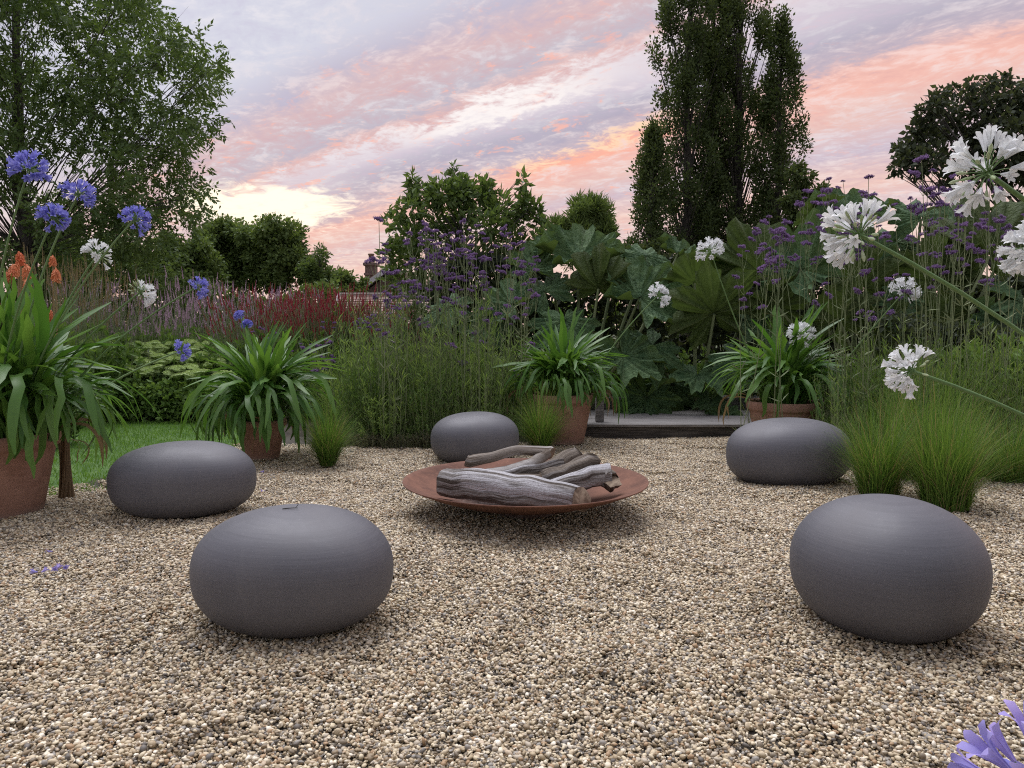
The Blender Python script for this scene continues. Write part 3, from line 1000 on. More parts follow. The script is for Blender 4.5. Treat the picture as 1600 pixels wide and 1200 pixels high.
def ash_tree():
    Y = 16.0
    bx = at(45, 521, Y).x
    base = (bx, Y, 0)
    k = Y / F
    cl = []
    for p in scatter_in(150, lambda p: (p[0] / 4.3) ** 2 + (p[1] / 3.6) ** 2 + ((p[2] - 6.4) / 5.4) ** 2 < 1 and ((p[0] / 4.3) ** 2 + (p[1] / 3.6) ** 2 + ((p[2] - 6.4) / 5.4) ** 2 > .02 and p[0] < 4.3 - .75 * max(0, p[2] - 6.2)), [(-4.3, 4.3), (-3.6, 3.6), (2.2, 11.5)]):
        cl.append((*p, rng.uniform(.38, .66)))
    for px, py, r in [(335, 98, .22), (310, 95, .32), (285, 60, .4), (300, 130, .35), (300, 170, .4), (270, 190, .45), (275, 235, .4), (260, 270, .5), (290, 290, .35), (312, 322, .32), (265, 330, .5), (225, 25, .35), (205, -30, .4), (345, 108, .16), (325, 80, .2), (315, 205, .22),
                      (290, 355, .4), (240, 370, .5), (200, 375, .5), (150, 385, .5), (205, 110, .5), (230, 150, .5), (190, 210, .5), (220, 300, .5), (90, 380, .5), (170, 60, .5), (265, 90, .4), (180, 320, .5)]:
        q = at(px, py, Y + rng.uniform(-1.2, 1.2))
        cl.append((q.x - bx, q.y - Y, q.z, r))
    tree('ash_tree', 'tall feathery green tree with spreading branches behind the blue flowers', base, [(0, 0, 0, .26), (.05, 0, 2.5, .19), (-.1, 0, 5, .11), (.1, 0, 9, .04), (0, 0, 11, .02)], cl, 'ash_leaf', 56, (0.125, 0.026), spray=(0.24, 7), droop=0.05, rise=0.95, brr=0.0075)


ash_tree()


def poplar(label, px, ptop, hw, Y, n, zlow=1.5):
    b = at(px, 521, Y)
    H = at(px, ptop, Y).z
    w = hw / F * Y
    cl = []
    for i in range(n):
        f = (i + rng.random()) / n
        z = zlow + (H - zlow) * f
        env = w * min(1, 2.6 * (1 - f) ** .75) * (0.85 + .15 * min(1, f * 5))
        a = rng.uniform(0, 6.28)
        rr = env * rng.random() ** .4 * rng.uniform(.75, 1.08)
        cl.append((rr * math.cos(a), rr * math.sin(a), z, rng.uniform(.26, .60)))
    tree('poplar_tree', label, (b.x, Y, 0), [(0, 0, 0, .32), (0, 0, H * .4, .2), (0, 0, H * .97, .03)], cl, 'poplar_leaf', 150, (0.18, 0.056), spread=(.85, .85, 2.0), droop=-.25, up=.3, group='upright poplars on the skyline', rise=2.2, brr=.03, twig=False)


poplar('tallest upright poplar, its top leaving the picture, dark against the pink sky', 1070, -130, 56, 40, 220)
poplar('tall broad poplar with vertical branches beside the tallest poplar', 1148, -110, 62, 41, 240)
poplar('slimmer, lower poplar with its pointed top just inside the picture', 1210, 30, 36, 39, 120)
poplar('narrow poplar filling the gap between the two tallest poplars', 1108, -70, 42, 42, 150)
poplar('short bushy poplar less than half as tall as its neighbours', 1016, 205, 36, 38, 95)


def blob_tree(name, label, px, py, rpx, Y, n, leaf, mat_, per, group=None, sx=1.0, sz=1.0, rad=.16, cat='tree', ns=False, fold=0.0, droop=.2, up=0.0):
    c = at(px, py, Y)
    R = rpx / F * Y
    cl = []
    for i in range(n):
        d = nrm(rng.normal(size=3))
        q = d * R * rng.uniform(.35, 1.0) * np.array([sx, sx, sz])
        cl.append((q[0], q[1], c.z + q[2], R * rng.uniform(.20, .32)))
    return tree(name, label, (c.x, Y, 0), [(0, 0, 0, R * .07 + .03), (0, 0, c.z * .6, R * .05 + .02), (0, 0, c.z + R * .6, .02)], cl, mat_, per, leaf, group=group, cat=cat, fold=fold, droop=droop, up=up, brr=.02)


blob_tree('far_tree', 'mid-green round tree beside the bright glow in the sky', 432, 392, 54, 30, 60, (.17, .055), 'far_leaf', 260, 'trees beyond the flower border', .95, 1.1)
blob_tree('far_tree', 'dark green round tree standing just behind the feathery tree', 362, 402, 58, 31, 60, (.17, .055), 'far_leaf', 260, 'trees beyond the flower border', 1.0, 1.0)
blob_tree('far_tree', 'low green tree beneath the feathery tree, behind the pink spikes', 285, 420, 58, 27, 50, (.16, .05), 'far_leaf', 240, 'trees beyond the flower border', 1.2, .9)
blob_tree('far_tree', 'wide green tree low behind the orange poker flowers', 130, 420, 70, 26, 60, (.16, .05), 'far_leaf', 240, 'trees beyond the flower border', 1.5, .8)
blob_tree('far_tree', 'narrow open-branched young tree beside the chimney', 498, 425, 36, 24, 36, (.14, .028), 'far_leaf', 120, 'trees beyond the flower border', .8, 1.2)
blob_tree('far_tree', 'dark low bushy tree in front of the chimney', 535, 448, 36, 29, 36, (.16, .04), 'far_leaf', 200, 'trees beyond the flower border', 1.2, .8)
blob_tree('dome_conifer', 'rounded dark conifer top between the leafy shrub and the poplars', 912, 366, 50, 25, 46, (.22, .022), 'far_leaf', 330, None, 1.0, 1.0, up=.7)
blob_tree('side_tree', 'small loose tree at the foot of the slim poplar', 1252, 310, 40, 36, 20, (.24, .07), 'poplar_leaf', 150, None, .9, 1.5)
blob_tree('side_tree', 'sparse low bushy tree at the foot of the short poplar', 1000, 400, 40, 37, 14, (.24, .07), 'poplar_leaf', 130, None, 1.2, .9)


def dark_tree():
    Y = 18.0
    bx = at(1600, 521, Y).x
    cl = []
    for px, py, r in [(1425, 235, .35), (1450, 215, .45), (1470, 190, .45), (1505, 165, .5), (1530, 152, .3), (1550, 172, .45), (1580, 155, .35), (1600, 172, .45), (1640, 165, .55), (1500, 215, .5), (1540, 215, .6), (1590, 215, .6), (1450, 250, .35),
                      (1490, 255, .4), (1540, 260, .5), (1590, 265, .6), (1650, 200, .7), (1650, 270, .7), (1700, 185, .65), (1700, 240, .8), (1750, 210, .8), (1780, 290, .7), (1460, 165, .25), (1415, 245, .22), (1565, 142, .2)]:
        q = at(px, py, Y + rng.uniform(-1, 1))
        cl.append((q.x - bx, q.y - Y, q.z, r))
    for px, py in [(1408, 232), (1432, 200), (1442, 178), (1470, 150), (1490, 140), (1520, 132), (1548, 128), (1600, 132), (1402, 262), (1432, 268), (1478, 282), (1570, 126)]:
        q = at(px, py, Y + rng.uniform(-.6, .6))
        cl.append((q.x - bx, q.y - Y, q.z, rng.uniform(.12, .22)))
    tree('dark_tree', 'dark purplish-green tree against the sky above the white flowers', (bx, Y, 0), [(0, 0, 0, .22), (0, 0, 3, .16), (.2, 0, 6, .05)], cl, 'dark_leaf', 260, (.15, .05), droop=.1)


dark_tree()


def leafy_shrub():
    Y = 12.0
    c = at(722, 521, Y)
    cl = []
    for px, py, r in [(640, 330, .26), (660, 310, .26), (690, 300, .26), (720, 300, .28), (750, 310, .28), (780, 325, .26), (800, 345, .22), (640, 365, .3), (680, 350, .32), (720, 345, .32), (760, 355, .32), (800, 380, .28), (630, 400, .3), (660, 400, .32),
                      (700, 400, .34), (745, 405, .34), (790, 415, .32), (830, 405, .26), (625, 440, .28), (665, 450, .34), (715, 460, .34), (770, 460, .34), (820, 455, .3), (650, 500, .36), (710, 510, .36), (780, 510, .36), (840, 500, .3),
                      (610, 395, .18), (850, 370, .2), (815, 330, .16), (612, 345, .14)]:
        q = at(px, py, Y + rng.uniform(-.5, .5))
        cl.append((q.x - c.x, q.y - Y, q.z, r))
    for px, py, h in [(708, 262, 60), (643, 275, 50), (816, 278, 60), (760, 282, 40), (676, 288, 30), (838, 318, 40), (725, 280, 30)]:
        for k in range(6):
            q = at(px + k * .8, py + h * k / 6, Y + rng.uniform(-.1, .1))
            cl.append((q.x - c.x, q.y - Y, q.z, .055 + .010 * k))
    tree('leafy_shrub', 'large green shrub with broad pointed leaves behind purple flowers', (c.x, Y, 0), [(0, 0, 0, .06), (0, 0, 1.2, .05), (0, 0, 3.0, .02)], cl, 'shrub_leaf', 75, (.135, .034), up=.25, droop=.1, cat='shrub', brr=.010, fold=.35)


leafy_shrub()

# ------------------------------------------------------------------ agapanthus
def strap_leaf(L, W, a0, bend, seed, twist=0.0):
    """arching strap leaf starting at the origin, growing towards +X"""
    g = np.random.default_rng(seed)
    n = 13
    t = np.linspace(0, 1, n)
    s_ = np.clip((t - .25) / .5, 0, 1)
    ang = a0 - bend * (s_ * s_ * (3 - 2 * s_) * .65 + .35 * t)
    dx, dz = np.cos(ang) * L / n, np.sin(ang) * L / n
    x, z = np.r_[0, np.cumsum(dx)[:-1]], np.r_[0, np.cumsum(dz)[:-1]]
    y = np.cumsum(g.normal(0, .004, n)) * 2
    w = W * np.minimum(1, (0.55 + 1.2 * t)) * np.clip((1 - t) * 5.5, 0.06, 1) ** .6
    nx, nz = -np.sin(ang), np.cos(ang)
    V = np.zeros((n, 3, 3))
    tw = twist * t
    for k, s in enumerate((-1, 0, 1)):
        up = (abs(s)) * 0.28 * w
        V[:, k, 0] = x + nx * (up + s * w * np.sin(tw))
        V[:, k, 1] = y + s * w * np.cos(tw)
        V[:, k, 2] = z + nz * (up + s * w * np.sin(tw))
    i, j = np.meshgrid(np.arange(n - 1), np.arange(2), indexing='ij')
    Fq = np.stack([i * 3 + j, i * 3 + j + 1, (i + 1) * 3 + j + 1, (i + 1) * 3 + j], -1).reshape(-1, 4)
    return MB().add(V.reshape(-1, 3), Fq, np.repeat(0.35 + .3 * t, 3)).mesh('leaf', M['strap_leaf'])


LEAFS = []
for k in range(16):
    f = k / 15
    LEAFS.append(strap_leaf(0.58 + .34 * rng.random(), 0.015 + .006 * rng.random(), math.radians(90 - 30 * f + rng.normal(0, 6)), math.radians(40 + 125 * f + rng.normal(0, 24)), 100 + k, rng.normal(0, .5)))
HANG = [strap_leaf(.66 + .05 * k, .015 + .001 * k, math.radians(48 - 4 * k), math.radians(132 - 4 * k), 180 + k, rng.normal(0, .5)) for k in range(5)]
DRY = []
for k in range(4):
    me = strap_leaf(0.55, 0.009, math.radians(25), math.radians(120), 150 + k, 2.0)
    me.materials.clear()
    me.materials.append(M['dry_leaf'])
    DRY.append(me)


def floret_geo(open_=1.0, L=0.054):
    """a trumpet of six petals along +Z"""
    mb = MB()
    if open_ > .3:
        ts = np.array([0, .35, .62, .85, 1.0])
        rr = np.array([.0025, .0052, .0095, .017, .025]) * (.5 + .5 * open_) * L / .054
        ww = np.array([.0018, .0042, .0062, .0058, .0012]) * L / .054
        zz = np.array([0, .35, .64, .84, .86]) * L
        for p in range(6):
            a = p * math.pi / 3 + rng.normal(0, .06)
            k = 1 + rng.normal(0, .08)
            ca, sa = math.cos(a), math.sin(a)
            V = []
            for q in range(5):
                for s in (-1, 0, 1):
                    r = rr[q] * k - (abs(s) * -.15 * ww[q])
                    V.append((ca * r - sa * s * ww[q], sa * r + ca * s * ww[q], zz[q] * (1 + .04 * (k - 1))))
            i, j = np.meshgrid(np.arange(4), np.arange(2), indexing='ij')
            Fq = np.stack([i * 3 + j, i * 3 + j + 1, (i + 1) * 3 + j + 1, (i + 1) * 3 + j], -1).reshape(-1, 4)
            mb.add(V, Fq, rng.random())
    else:
        V, Fq = lathe([(.0012, 0), (.0035, L * .25), (.0048, L * .6), (.0030, L * .85), (.0006, L)], 7)
        mb.add(V, Fq, rng.random())
    return mb


FLORETS = {}
for nm, pm, bm in (('white', 'white_petal', 'white_bud'), ('blue', 'blue_petal', 'blue_bud'), ('lilac', 'lilac_petal', 'blue_bud')):
    FLORETS[nm] = ([floret_geo(o).mesh('floret', M[pm]) for o in (1.0, .85, .95, .65, .75, 1.1)], [floret_geo(0.0, l).mesh('bud', M[bm]) for l in (.03, .036, .026)])


def fib(n, zmin, jit=.12):
    k = np.arange(n) + .5
    z = 1 - (1 - zmin) * k / n
    a = k * 2.399963
    r = np.sqrt(np.maximum(0, 1 - z * z))
    d = np.stack([r * np.cos(a), r * np.sin(a), z], -1) + rng.normal(0, jit, (n, 3))
    return nrm(d)


def flower_head(parent, loc, axis, diam, colour, n=44, zmin=-.45, buds=.3, detail=True, openness=1.0):
    """umbel: pedicels from a knob, one floret at the end of each; loc is in parent space"""
    q = Vector(axis).to_track_quat('Z', 'Y')
    R = diam / 2
    sc = min(1.25, max(.75, diam / .20))
    pl = max(R - 0.048 * sc, R * .4)
    dirs = fib(n, zmin)
    mb = MB().add(*lathe([(.002, -.012), (.009, -.006), (.010, .002), (.004, .008)], 8))
    fl = []
    side = nrm(np.r_[rng.normal(0, 1, 2), .3])
    for d in dirs:
        isbud = rng.random() < buds * (1 - .9 * float(d @ side)) ** 1.5
        l = pl * rng.uniform(.72, 1.12) * (0.9 if isbud else 1)
        dd = nrm(d + np.array([0, 0, -.10]) * rng.random())
        e = dd * l
        mb.add(*tube(bez((0, 0, 0), d * l * .55 + np.array([0, 0, .006]), e, 4), .0013 * sc, 4), rnd=rng.random())
        fl.append((e, nrm(dd + np.array([0, 0, -.12])), isbud))
    op, bd = FLORETS[colour]
    if detail:
        h = obj('flower_head', mb.mesh('flower_head', M['stalk_green']), parent, loc)
        h.rotation_mode = 'QUATERNION'
        h.rotation_quaternion = q
        for e, d, isbud in fl:
            me = (bd if isbud else op)[rng.integers(3 if isbud else 6)]
            o = obj('bud' if isbud else 'floret', me, h, e)
            o.rotation_euler = (Vector(d).to_track_quat('Z', 'Y') @ Euler((0, 0, rng.uniform(0, 6))).to_quaternion()).to_euler()
            o.scale = (sc * rng.uniform(.70, 1.0),) * 3
        return h
    fm = MB()
    for e, d, isbud in fl:
        src = floret_geo(0.0 if isbud else rng.uniform(.75, 1.1), .034 if isbud else .054)
        R3 = np.array((Vector(d).to_track_quat('Z', 'Y') @ Euler((0, 0, rng.uniform(0, 6))).to_quaternion()).to_matrix())
        for v, f, r in zip(src.v, src.f, src.r):
            fm.add(v @ R3.T * sc + e, f - f.min(), r)
    h = obj('flower_head', fm.mesh('flower_head', op[0].materials[0]), parent, loc)
    h.rotation_mode = 'QUATERNION'
    h.rotation_quaternion = q
    obj('pedicels', mb.mesh('pedicels', M['stalk_green']), h)
    return h


def stalk(parent, p0, p1, bow, r=.0055, mat='stalk_green'):
    p0, p1 = np.array(p0, float), np.array(p1, float)
    m = (p0 + p1) / 2 + np.array(bow)
    path = bez(p0, m, p1, 12)
    obj('flower_stalk', MB().add(*tube(path, np.linspace(r * 1.25, r, 12), 8), rnd=rng.random()).mesh('flower_stalk', M[mat]), parent)
    return nrm(path[-1] - path[-2])


def potted(label, base, pr, ph, nleaf, ls, flowers, dry=3, lean=(0, 0), spread=.55, group=None, fmin=0.0, pot=True, name='potted_agapanthus', head_n=34, zm=-.15, hang=0):
    r = thing(name, label, 'potted plant' if pot else 'plant', base, 0, group)
    bx = np.array(base)
    if pot:
        b = pr * .70
        prof = [(.001, .012), (b * .5, .004), (b - .015, 0), (b, .012), (pr * .93, ph * .80), (pr * .94, ph * .82), (pr, ph * .84), (pr + .008, ph * .87), (pr + .008, ph * .97), (pr - .002, ph), (pr - .035, ph), (pr - .045, ph * .97), (pr - .06, ph * .85), (.001, ph * .84)]
        o = obj('pot', MB().add(*lathe(prof[:-1], 64)).mesh('pot', M['terracotta']), r)
        obj('soil', MB().add(*lathe([(pr - .055, ph * .90), (pr * .5, ph * .92), (.002, ph * .93)], 32)).mesh('soil', M['soil']), r)
    for i in range(nleaf):
        f = fmin + (1 - fmin) * ((i + rng.random()) / nleaf) ** 1.35
        k = min(15, max(0, int(f * 16 + rng.normal(0, 1.3))))
        a = rng.uniform(0, 2 * math.pi)
        rad = pr * spread * (.25 + .75 * f) * rng.random() ** .5
        o = obj('leaf', LEAFS[k], r, (rad * math.cos(a) + lean[0] * rng.random(), rad * math.sin(a) + lean[1] * rng.random(), ph * .92 - .01))
        o.rotation_euler = (rng.normal(0, .12), rng.normal(0, .08), a + rng.normal(0, .6))
        s = ls * rng.uniform(.78, 1.15)
        o.scale = (s, s * rng.uniform(.85, 1.25), s)
    for i in range(hang):          # leaves arching right over the rim
        a = rng.uniform(0, 2 * math.pi)
        o = obj('leaf', HANG[rng.integers(5)], r, (pr * .8 * math.cos(a), pr * .8 * math.sin(a), ph * .97), (0, rng.normal(0, .15), a + rng.normal(0, .3)))
        o.scale = (ls * rng.uniform(.55, .85), ls * rng.uniform(.8, 1.1), ls * rng.uniform(.75, 1.05))
    for i in range(dry):
        a = rng.uniform(0, 6.28)
        o = obj('dry_leaf', DRY[rng.integers(4)], r, (pr * .7 * math.cos(a), pr * .7 * math.sin(a), ph * .95), (0, 0, a), ls)
    for (tip, colour, diam, buds, bow, root, detail) in flowers:
        t = np.array(tip) - bx
        p0 = np.array([root[0], root[1], ph * .9])
        ax = stalk(r, p0, t, bow, .0055 if diam > .13 else .0045)
        flower_head(r, t, ax, diam, colour, head_n, zm, buds, detail)
    return r


# large pot, cropped by the picture edge
potted('largest terracotta pot of agapanthus beside the lawn, tall blue flowers above', (-3.28, 4.70, 0), .35, .52, 250, 1.2, [
    (at(45, 266, 4.2), 'blue', .25, .08, (-.12, 0, .1), (.0, -.1), True), (at(122, 305, 4.45), 'blue', .215, .1, (-.15, 0, .1), (.08, 0), True),
    (at(84, 342, 4.1), 'blue', .19, .1, (-.1, 0, .1), (.05, -.1), True), (at(209, 344, 4.4), 'blue', .20, .1, (-.15, 0, .12), (.1, 0), True),
    (at(152, 399, 4.75), 'white', .215, .3, (-.12, 0, .12), (.12, .1), True), (at(218, 458, 4.6), 'white', .22, .6, (-.1, 0, .12), (.15, 0), True),
    (at(307, 449, 4.9), 'blue', .17, .25, (-.15, 0, .12), (.2, .05), True), (at(281, 549, 5.2), 'blue', .17, .2, (-.1, 0, .08), (.2, .1), True)],
    dry=6, lean=(.25, 0), hang=14)
potted('potted agapanthus with drooping strap leaves behind the long low seat', (-2.28, 6.75, 0), .21, .37, 225, 1.2, [
    (at(375, 494, 6.6), 'blue', .10, .3, (0, 0, .1), (0, 0), False), (at(386, 508, 6.7), 'blue', .09, .3, (0, 0, .1), (.05, 0), False)], dry=3, spread=1.0, hang=75)
potted('potted agapanthus with curled yellow-tipped leaves next to the deck post', (0.52, 7.82, 0), .34, .52, 255, 1.06, [
    (at(1028, 462, 7.6), 'white', .27, .15, (-.1, 0, .05), (.2, 0), False)], dry=14, spread=.75, hang=45)
potted('potted agapanthus half hidden behind the seat near the deck', (2.62, 7.15, 0), .34, .50, 220, 1.15, [
    (at(1251, 524, 6.9), 'white', .27, .15, (0, 0, .1), (.1, 0), False), (at(1111, 394, 6.9), 'white', .29, .3, (-.1, 0, .1), (-.1, 0), False), (at(1412, 457, 6.6), 'white', .28, .15, (.05, 0, .1), (.2, -.1), False)], dry=4, spread=.75)
# the pots these lean in from stand just outside the picture
potted('white agapanthus leaning in from beside the viewer, with thick pale flower stalks', (2.25, 2.05, 0), .30, .45, 60, .75, [
    (at(1345, 368, 1.95), 'white', .215, .4, (.10, -.05, .12), (-.05, 0), True), (at(1545, 272, 1.75), 'white', .215, .35, (.05, -.05, .2), (0, -.05), True),
    (at(1425, 580, 2.10), 'white', .165, .2, (.16, 0, .10), (-.1, .05), True), (at(1618, 388, 1.85), 'white', .17, .1, (.05, 0, .1), (0, .05), True)], dry=0, head_n=36, zm=-.25)
potted('lilac-blue agapanthus bloom poking in at the bottom corner over the gravel', (1.05, .42, 0), .22, .38, 26, .55, [
    (at(1640, 1250, .66), 'lilac', .18, .12, (.1, 0, .15), (-.1, .05), True)], dry=0, fmin=.2, head_n=16, zm=-.3)


def trunk_plant():
    b = gnd(104, 778)
    r = thing('strap_leaf_plant', 'strap-leaved plant on a thin fibrous brown trunk between large pot and lawn', 'plant', b)
    for k in range(22):
        a = rng.uniform(0, 6.28)
        rad = .028 * rng.random() ** .5
        p = np.array([(rad * 1.6 * math.cos(a), rad * 1.6 * math.sin(a), 0), (rad * math.cos(a + .6), rad * math.sin(a + .6), .22), (rad * 1.2 * math.cos(a + 1.2) - .01, rad * 1.2 * math.sin(a + 1.2), .48)])
        obj('fibre', MB().add(*tube(bez(p[0], p[1], p[2], 7), [.014, .011, .009, .008, .009, .010, .008], 5), rnd=rng.random()).mesh('fibre', M['dry_leaf']), r)
    for i in range(75):
        k = min(15, max(2, int(rng.normal(8, 4))))
        a = rng.uniform(0, 6.28)
        o = obj('leaf', LEAFS[k], r, (.03 * math.cos(a), .03 * math.sin(a), .40 + .12 * rng.random()), (rng.normal(0, .1), rng.normal(0, .1), a), .78 * rng.uniform(.7, 1.15))
    for i in range(6):
        obj('dry_leaf', DRY[i % 4], r, (0, 0, .42), (0, .6, rng.uniform(0, 6.28)), .6)


trunk_plant()


# ------------------------------------------------------------------ grass tufts
def tuft(label, px, py, h, rtop, n, mat='grass_tuft', rb=.06, group='fine-leaved grass tufts on the gravel edge'):
    b = gnd(px, py)
    a = rng.uniform(0, 6.28, n)
    r0 = rb * rng.random(n) ** .5
    f = rng.random(n) ** .6
    P0 = np.stack([r0 * np.cos(a), r0 * np.sin(a), np.zeros(n)], -1)
    L = h * np.clip(rng.normal(.82, .26, n), .2, 1.45) * (1.05 - .2 * f)
    n_ = rng.normal(0, .10, n)
    a2 = a + rng.normal(0, .9, n)
    dr = np.stack([np.cos(a2), np.sin(a2), np.zeros(n)], -1)
    side = np.stack([-np.sin(a2), np.cos(a2), np.zeros(n)], -1)
    W = rng.uniform(.0012, .0028, n)
    V = []
    for t in (0, .35, .7, 1.0):
        out = rtop * (f + n_) * (t ** 1.5)
        p = P0 + dr * out[:, None] + np.array([0, 0, 1.0]) * (L * (t - .22 * f * t ** 3))[:, None]
        w = (W * (1 - t * .85))[:, None]
        V += [p - side * w, p + side * w]
    V = np.stack(V, 1)
    idx = np.arange(n)[:, None] * 8
    Fq = np.concatenate([idx + np.array([[k, k + 1, k + 3, k + 2]]) for k in (0, 2, 4)])
    ns_ = n // 8                     # a share of the blades has gone to straw
    r = thing('grass_tuft', label, 'grass tuft', b, 0, group)
    for nm, sl, mt in (('blades', slice(ns_, n), mat), ('straw_blades', slice(0, ns_), 'straw')):
        m_ = len(V[sl])
        ix = np.arange(m_)[:, None] * 8
        fq = np.concatenate([ix + np.array([[k, k + 1, k + 3, k + 2]]) for k in (0, 2, 4)])
        obj(nm, MB().add(V[sl].reshape(-1, 3), fq, np.repeat(rng.random(m_), 8)).mesh(nm, M[mt]), r)
    return r


tuft('rounded bright green grass tuft on gravel beside the drooping-leaved pot', 512, 727, .52, .34, 1700)
tuft('grass tuft with fine hair-like blades in front of the deck-side pot', 845, 708, .58, .38, 1700)
tuft('thin grass tuft leaning onto the seat near the deck', 1372, 777, .70, .42, 1400, rb=.12)
tuft('largest dense green grass tuft behind the rounder seat', 1476, 793, .74, .38, 2100, rb=.14)
tuft('taller loose grass tuft behind the largest dense one', 1440, 745, .9, .6, 1700, rb=.2)
tuft('thin yellowish grass behind the seat near the deck', 1240, 712, .46, .4, 1100, rb=.3)
tuft('scruffy low grass at the picture edge by the border', 1570, 748, .55, .45, 1600, rb=.2)


# ------------------------------------------------------------------ gunnera
def gunnera_leaf(seed, cup=.12, asym=.08):
    g = np.random.default_rng(seed)
    nt, nr = 113, 12
    th = np.linspace(-2.86, 2.86, nt)
    nl = 7
    ph = (th + 2.86) / 5.72 * nl - .5          # lobe phase, integer at lobe centres
    fr = np.abs(ph - np.round(ph)) * 2         # 0 centre .. 1 between lobes
    sub = np.abs((ph * 3) - np.round(ph * 3)) * 2
    R = (.50 + .10 * np.cos(th)) * (1 - .36 * fr ** 1.3) * (1 - .13 * sub) * (1 + .05 * np.abs(np.sin(ph * 21))) * 1.06 * (1 + g.normal(0, .012, nt))
    t = np.linspace(.02, 1, nr)
    T, TH = np.meshgrid(t, th, indexing='ij')
    rr = T * R[None]
    ridge = (1 - fr)[None] ** 2
    rib2 = (1 - sub)[None] ** 2
    z = cup * T ** 2 * (1 + .3 * np.sin(TH * 2 + seed)) - .10 * ridge * T * (1 - .3 * T) - .045 * rib2 * T + .045 * np.sin(TH * 11 + seed) * T ** 3 + .02 * np.sin(TH * 23) * T ** 2
    z += .010 * np.sin(T * 38 + 3 * fr[None]) * T + g.normal(0, .004, T.shape)
    V = np.stack([rr * np.cos(TH), rr * np.sin(TH) * (1 + asym * .3), z], -1)
    vein = np.clip(1 - fr[None] * (5 + 9 * T), 0, 1) * .9 + .5 * np.clip(1 - sub[None] * 5, 0, 1) * (T > .3)
    i, j = np.meshgrid(np.arange(nr - 1), np.arange(nt - 1), indexing='ij')
    Fq = np.stack([i * nt + j, (i + 1) * nt + j, (i + 1) * nt + j + 1, i * nt + j + 1], -1).reshape(-1, 4)
    return MB().add(V.reshape(-1, 3), Fq, np.clip(vein, 0, 1).ravel()).mesh('leaf', M['gunnera_leaf'])


GUN = [gunnera_leaf(5, .20), gunnera_leaf(9, .05), gunnera_leaf(14, -.10), gunnera_leaf(21, .30), gunnera_leaf(33, .12)]


def gunnera(label, px, Y, lvs):
    b = at(px, 521, Y)
    b.z = 0
    r = thing('gunnera_plant', label, 'plant', b, 0, 'giant-leaved plants behind the deck')
    for (lx, ly, lY, size, nx, ny, nz, roll, var) in lvs:
        c = at(lx, ly, lY) - b
        q = Vector((nx, ny, nz)).normalized().to_track_quat('Z', 'Y') @ Euler((0, 0, math.radians(roll))).to_quaternion()
        o = obj('leaf', GUN[var], r, c)
        o.rotation_mode = 'QUATERNION'
        o.rotation_quaternion = q
        o.scale = (size * .86,) * 3
        n = Vector((nx, ny, nz)).normalized()
        s0 = Vector((c.x * .15, .15 * c.y, 0))
        e = c - n * .02
        mid = (s0 + e) / 2 + Vector((c.x * .1, 0, .15))
        obj('stalk', MB().add(*tube(bez(s0, mid, e, 9), np.linspace(.03, .016, 9), 8), rnd=rng.random()).mesh('stalk', M['stem_green']), r)


# leaf: picture x, picture y, distance, size, blade normal (x, y, z), roll, shape
gunnera('giant-leaved plant with crinkled upright leaves behind the curled-leaf pot', 900, 9.9, [
    (905, 400, 10.0, 1.25, .0, -.62, .78, 80, 0), (935, 450, 9.6, .95, .1, .70, .55, 95, 3), (1010, 400, 10.4, .9, .2, -.6, .7, 50, 2), (835, 420, 10.2, .9, -.2, -.7, .6, 110, 4), (1000, 465, 9.5, 1.35, .25, -.70, .62, 40, 4), (858, 385, 10.4, .8, -.2, -.55, .75, 100, 1),
    (850, 455, 9.9, 1.0, -.4, -.6, .65, 140, 2), (800, 475, 9.7, .95, -.4, -.6, .6, 160, 4), (700, 480, 9.9, .95, -.3, -.6, .7, 200, 2), (760, 505, 9.8, .9, 0, -.7, .6, 250, 1), (965, 400, 10.6, 1.0, .4, -.5, .7, 20, 1),
    (880, 500, 9.4, 1.05, 0, -.75, .6, 270, 2), (975, 555, 9.2, 1.05, .2, -.7, .7, 300, 4), (1060, 395, 10.9, .8, .2, -.4, .8, 30, 0), (905, 560, 9.5, .9, -.2, -.8, .5, 270, 2)])
gunnera('giant-leaved plant arching over the deck with a yellow-green underside', 1090, 9.9, [
    (1115, 490, 9.3, 1.35, -.15, .80, .42, 70, 1), (1085, 440, 9.8, 1.1, -.1, .5, .8, 90, 4), (1020, 540, 9.4, 1.0, -.2, -.75, .6, 230, 2), (1150, 560, 9.3, 1.0, .2, -.7, .65, 300, 2), (1090, 585, 9.2, .9, 0, -.4, .85, 250, 1),
    (1010, 620, 9.35, .95, -.1, -.85, .4, 260, 4), (1050, 600, 9.6, .95, .2, -.85, .4, 280, 2), (1110, 625, 9.2, .6, .2, -.7, .6, 250, 1), (1000, 655, 9.2, .6, -.2, -.5, .8, 230, 0), (1160, 500, 9.8, 1.1, .3, -.6, .6, 330, 4), (1085, 650, 9.6, .55, 0, -.6, .7, 200, 1), (1130, 650, 9.0, .55, 0, -.6, .7, 300, 4)])
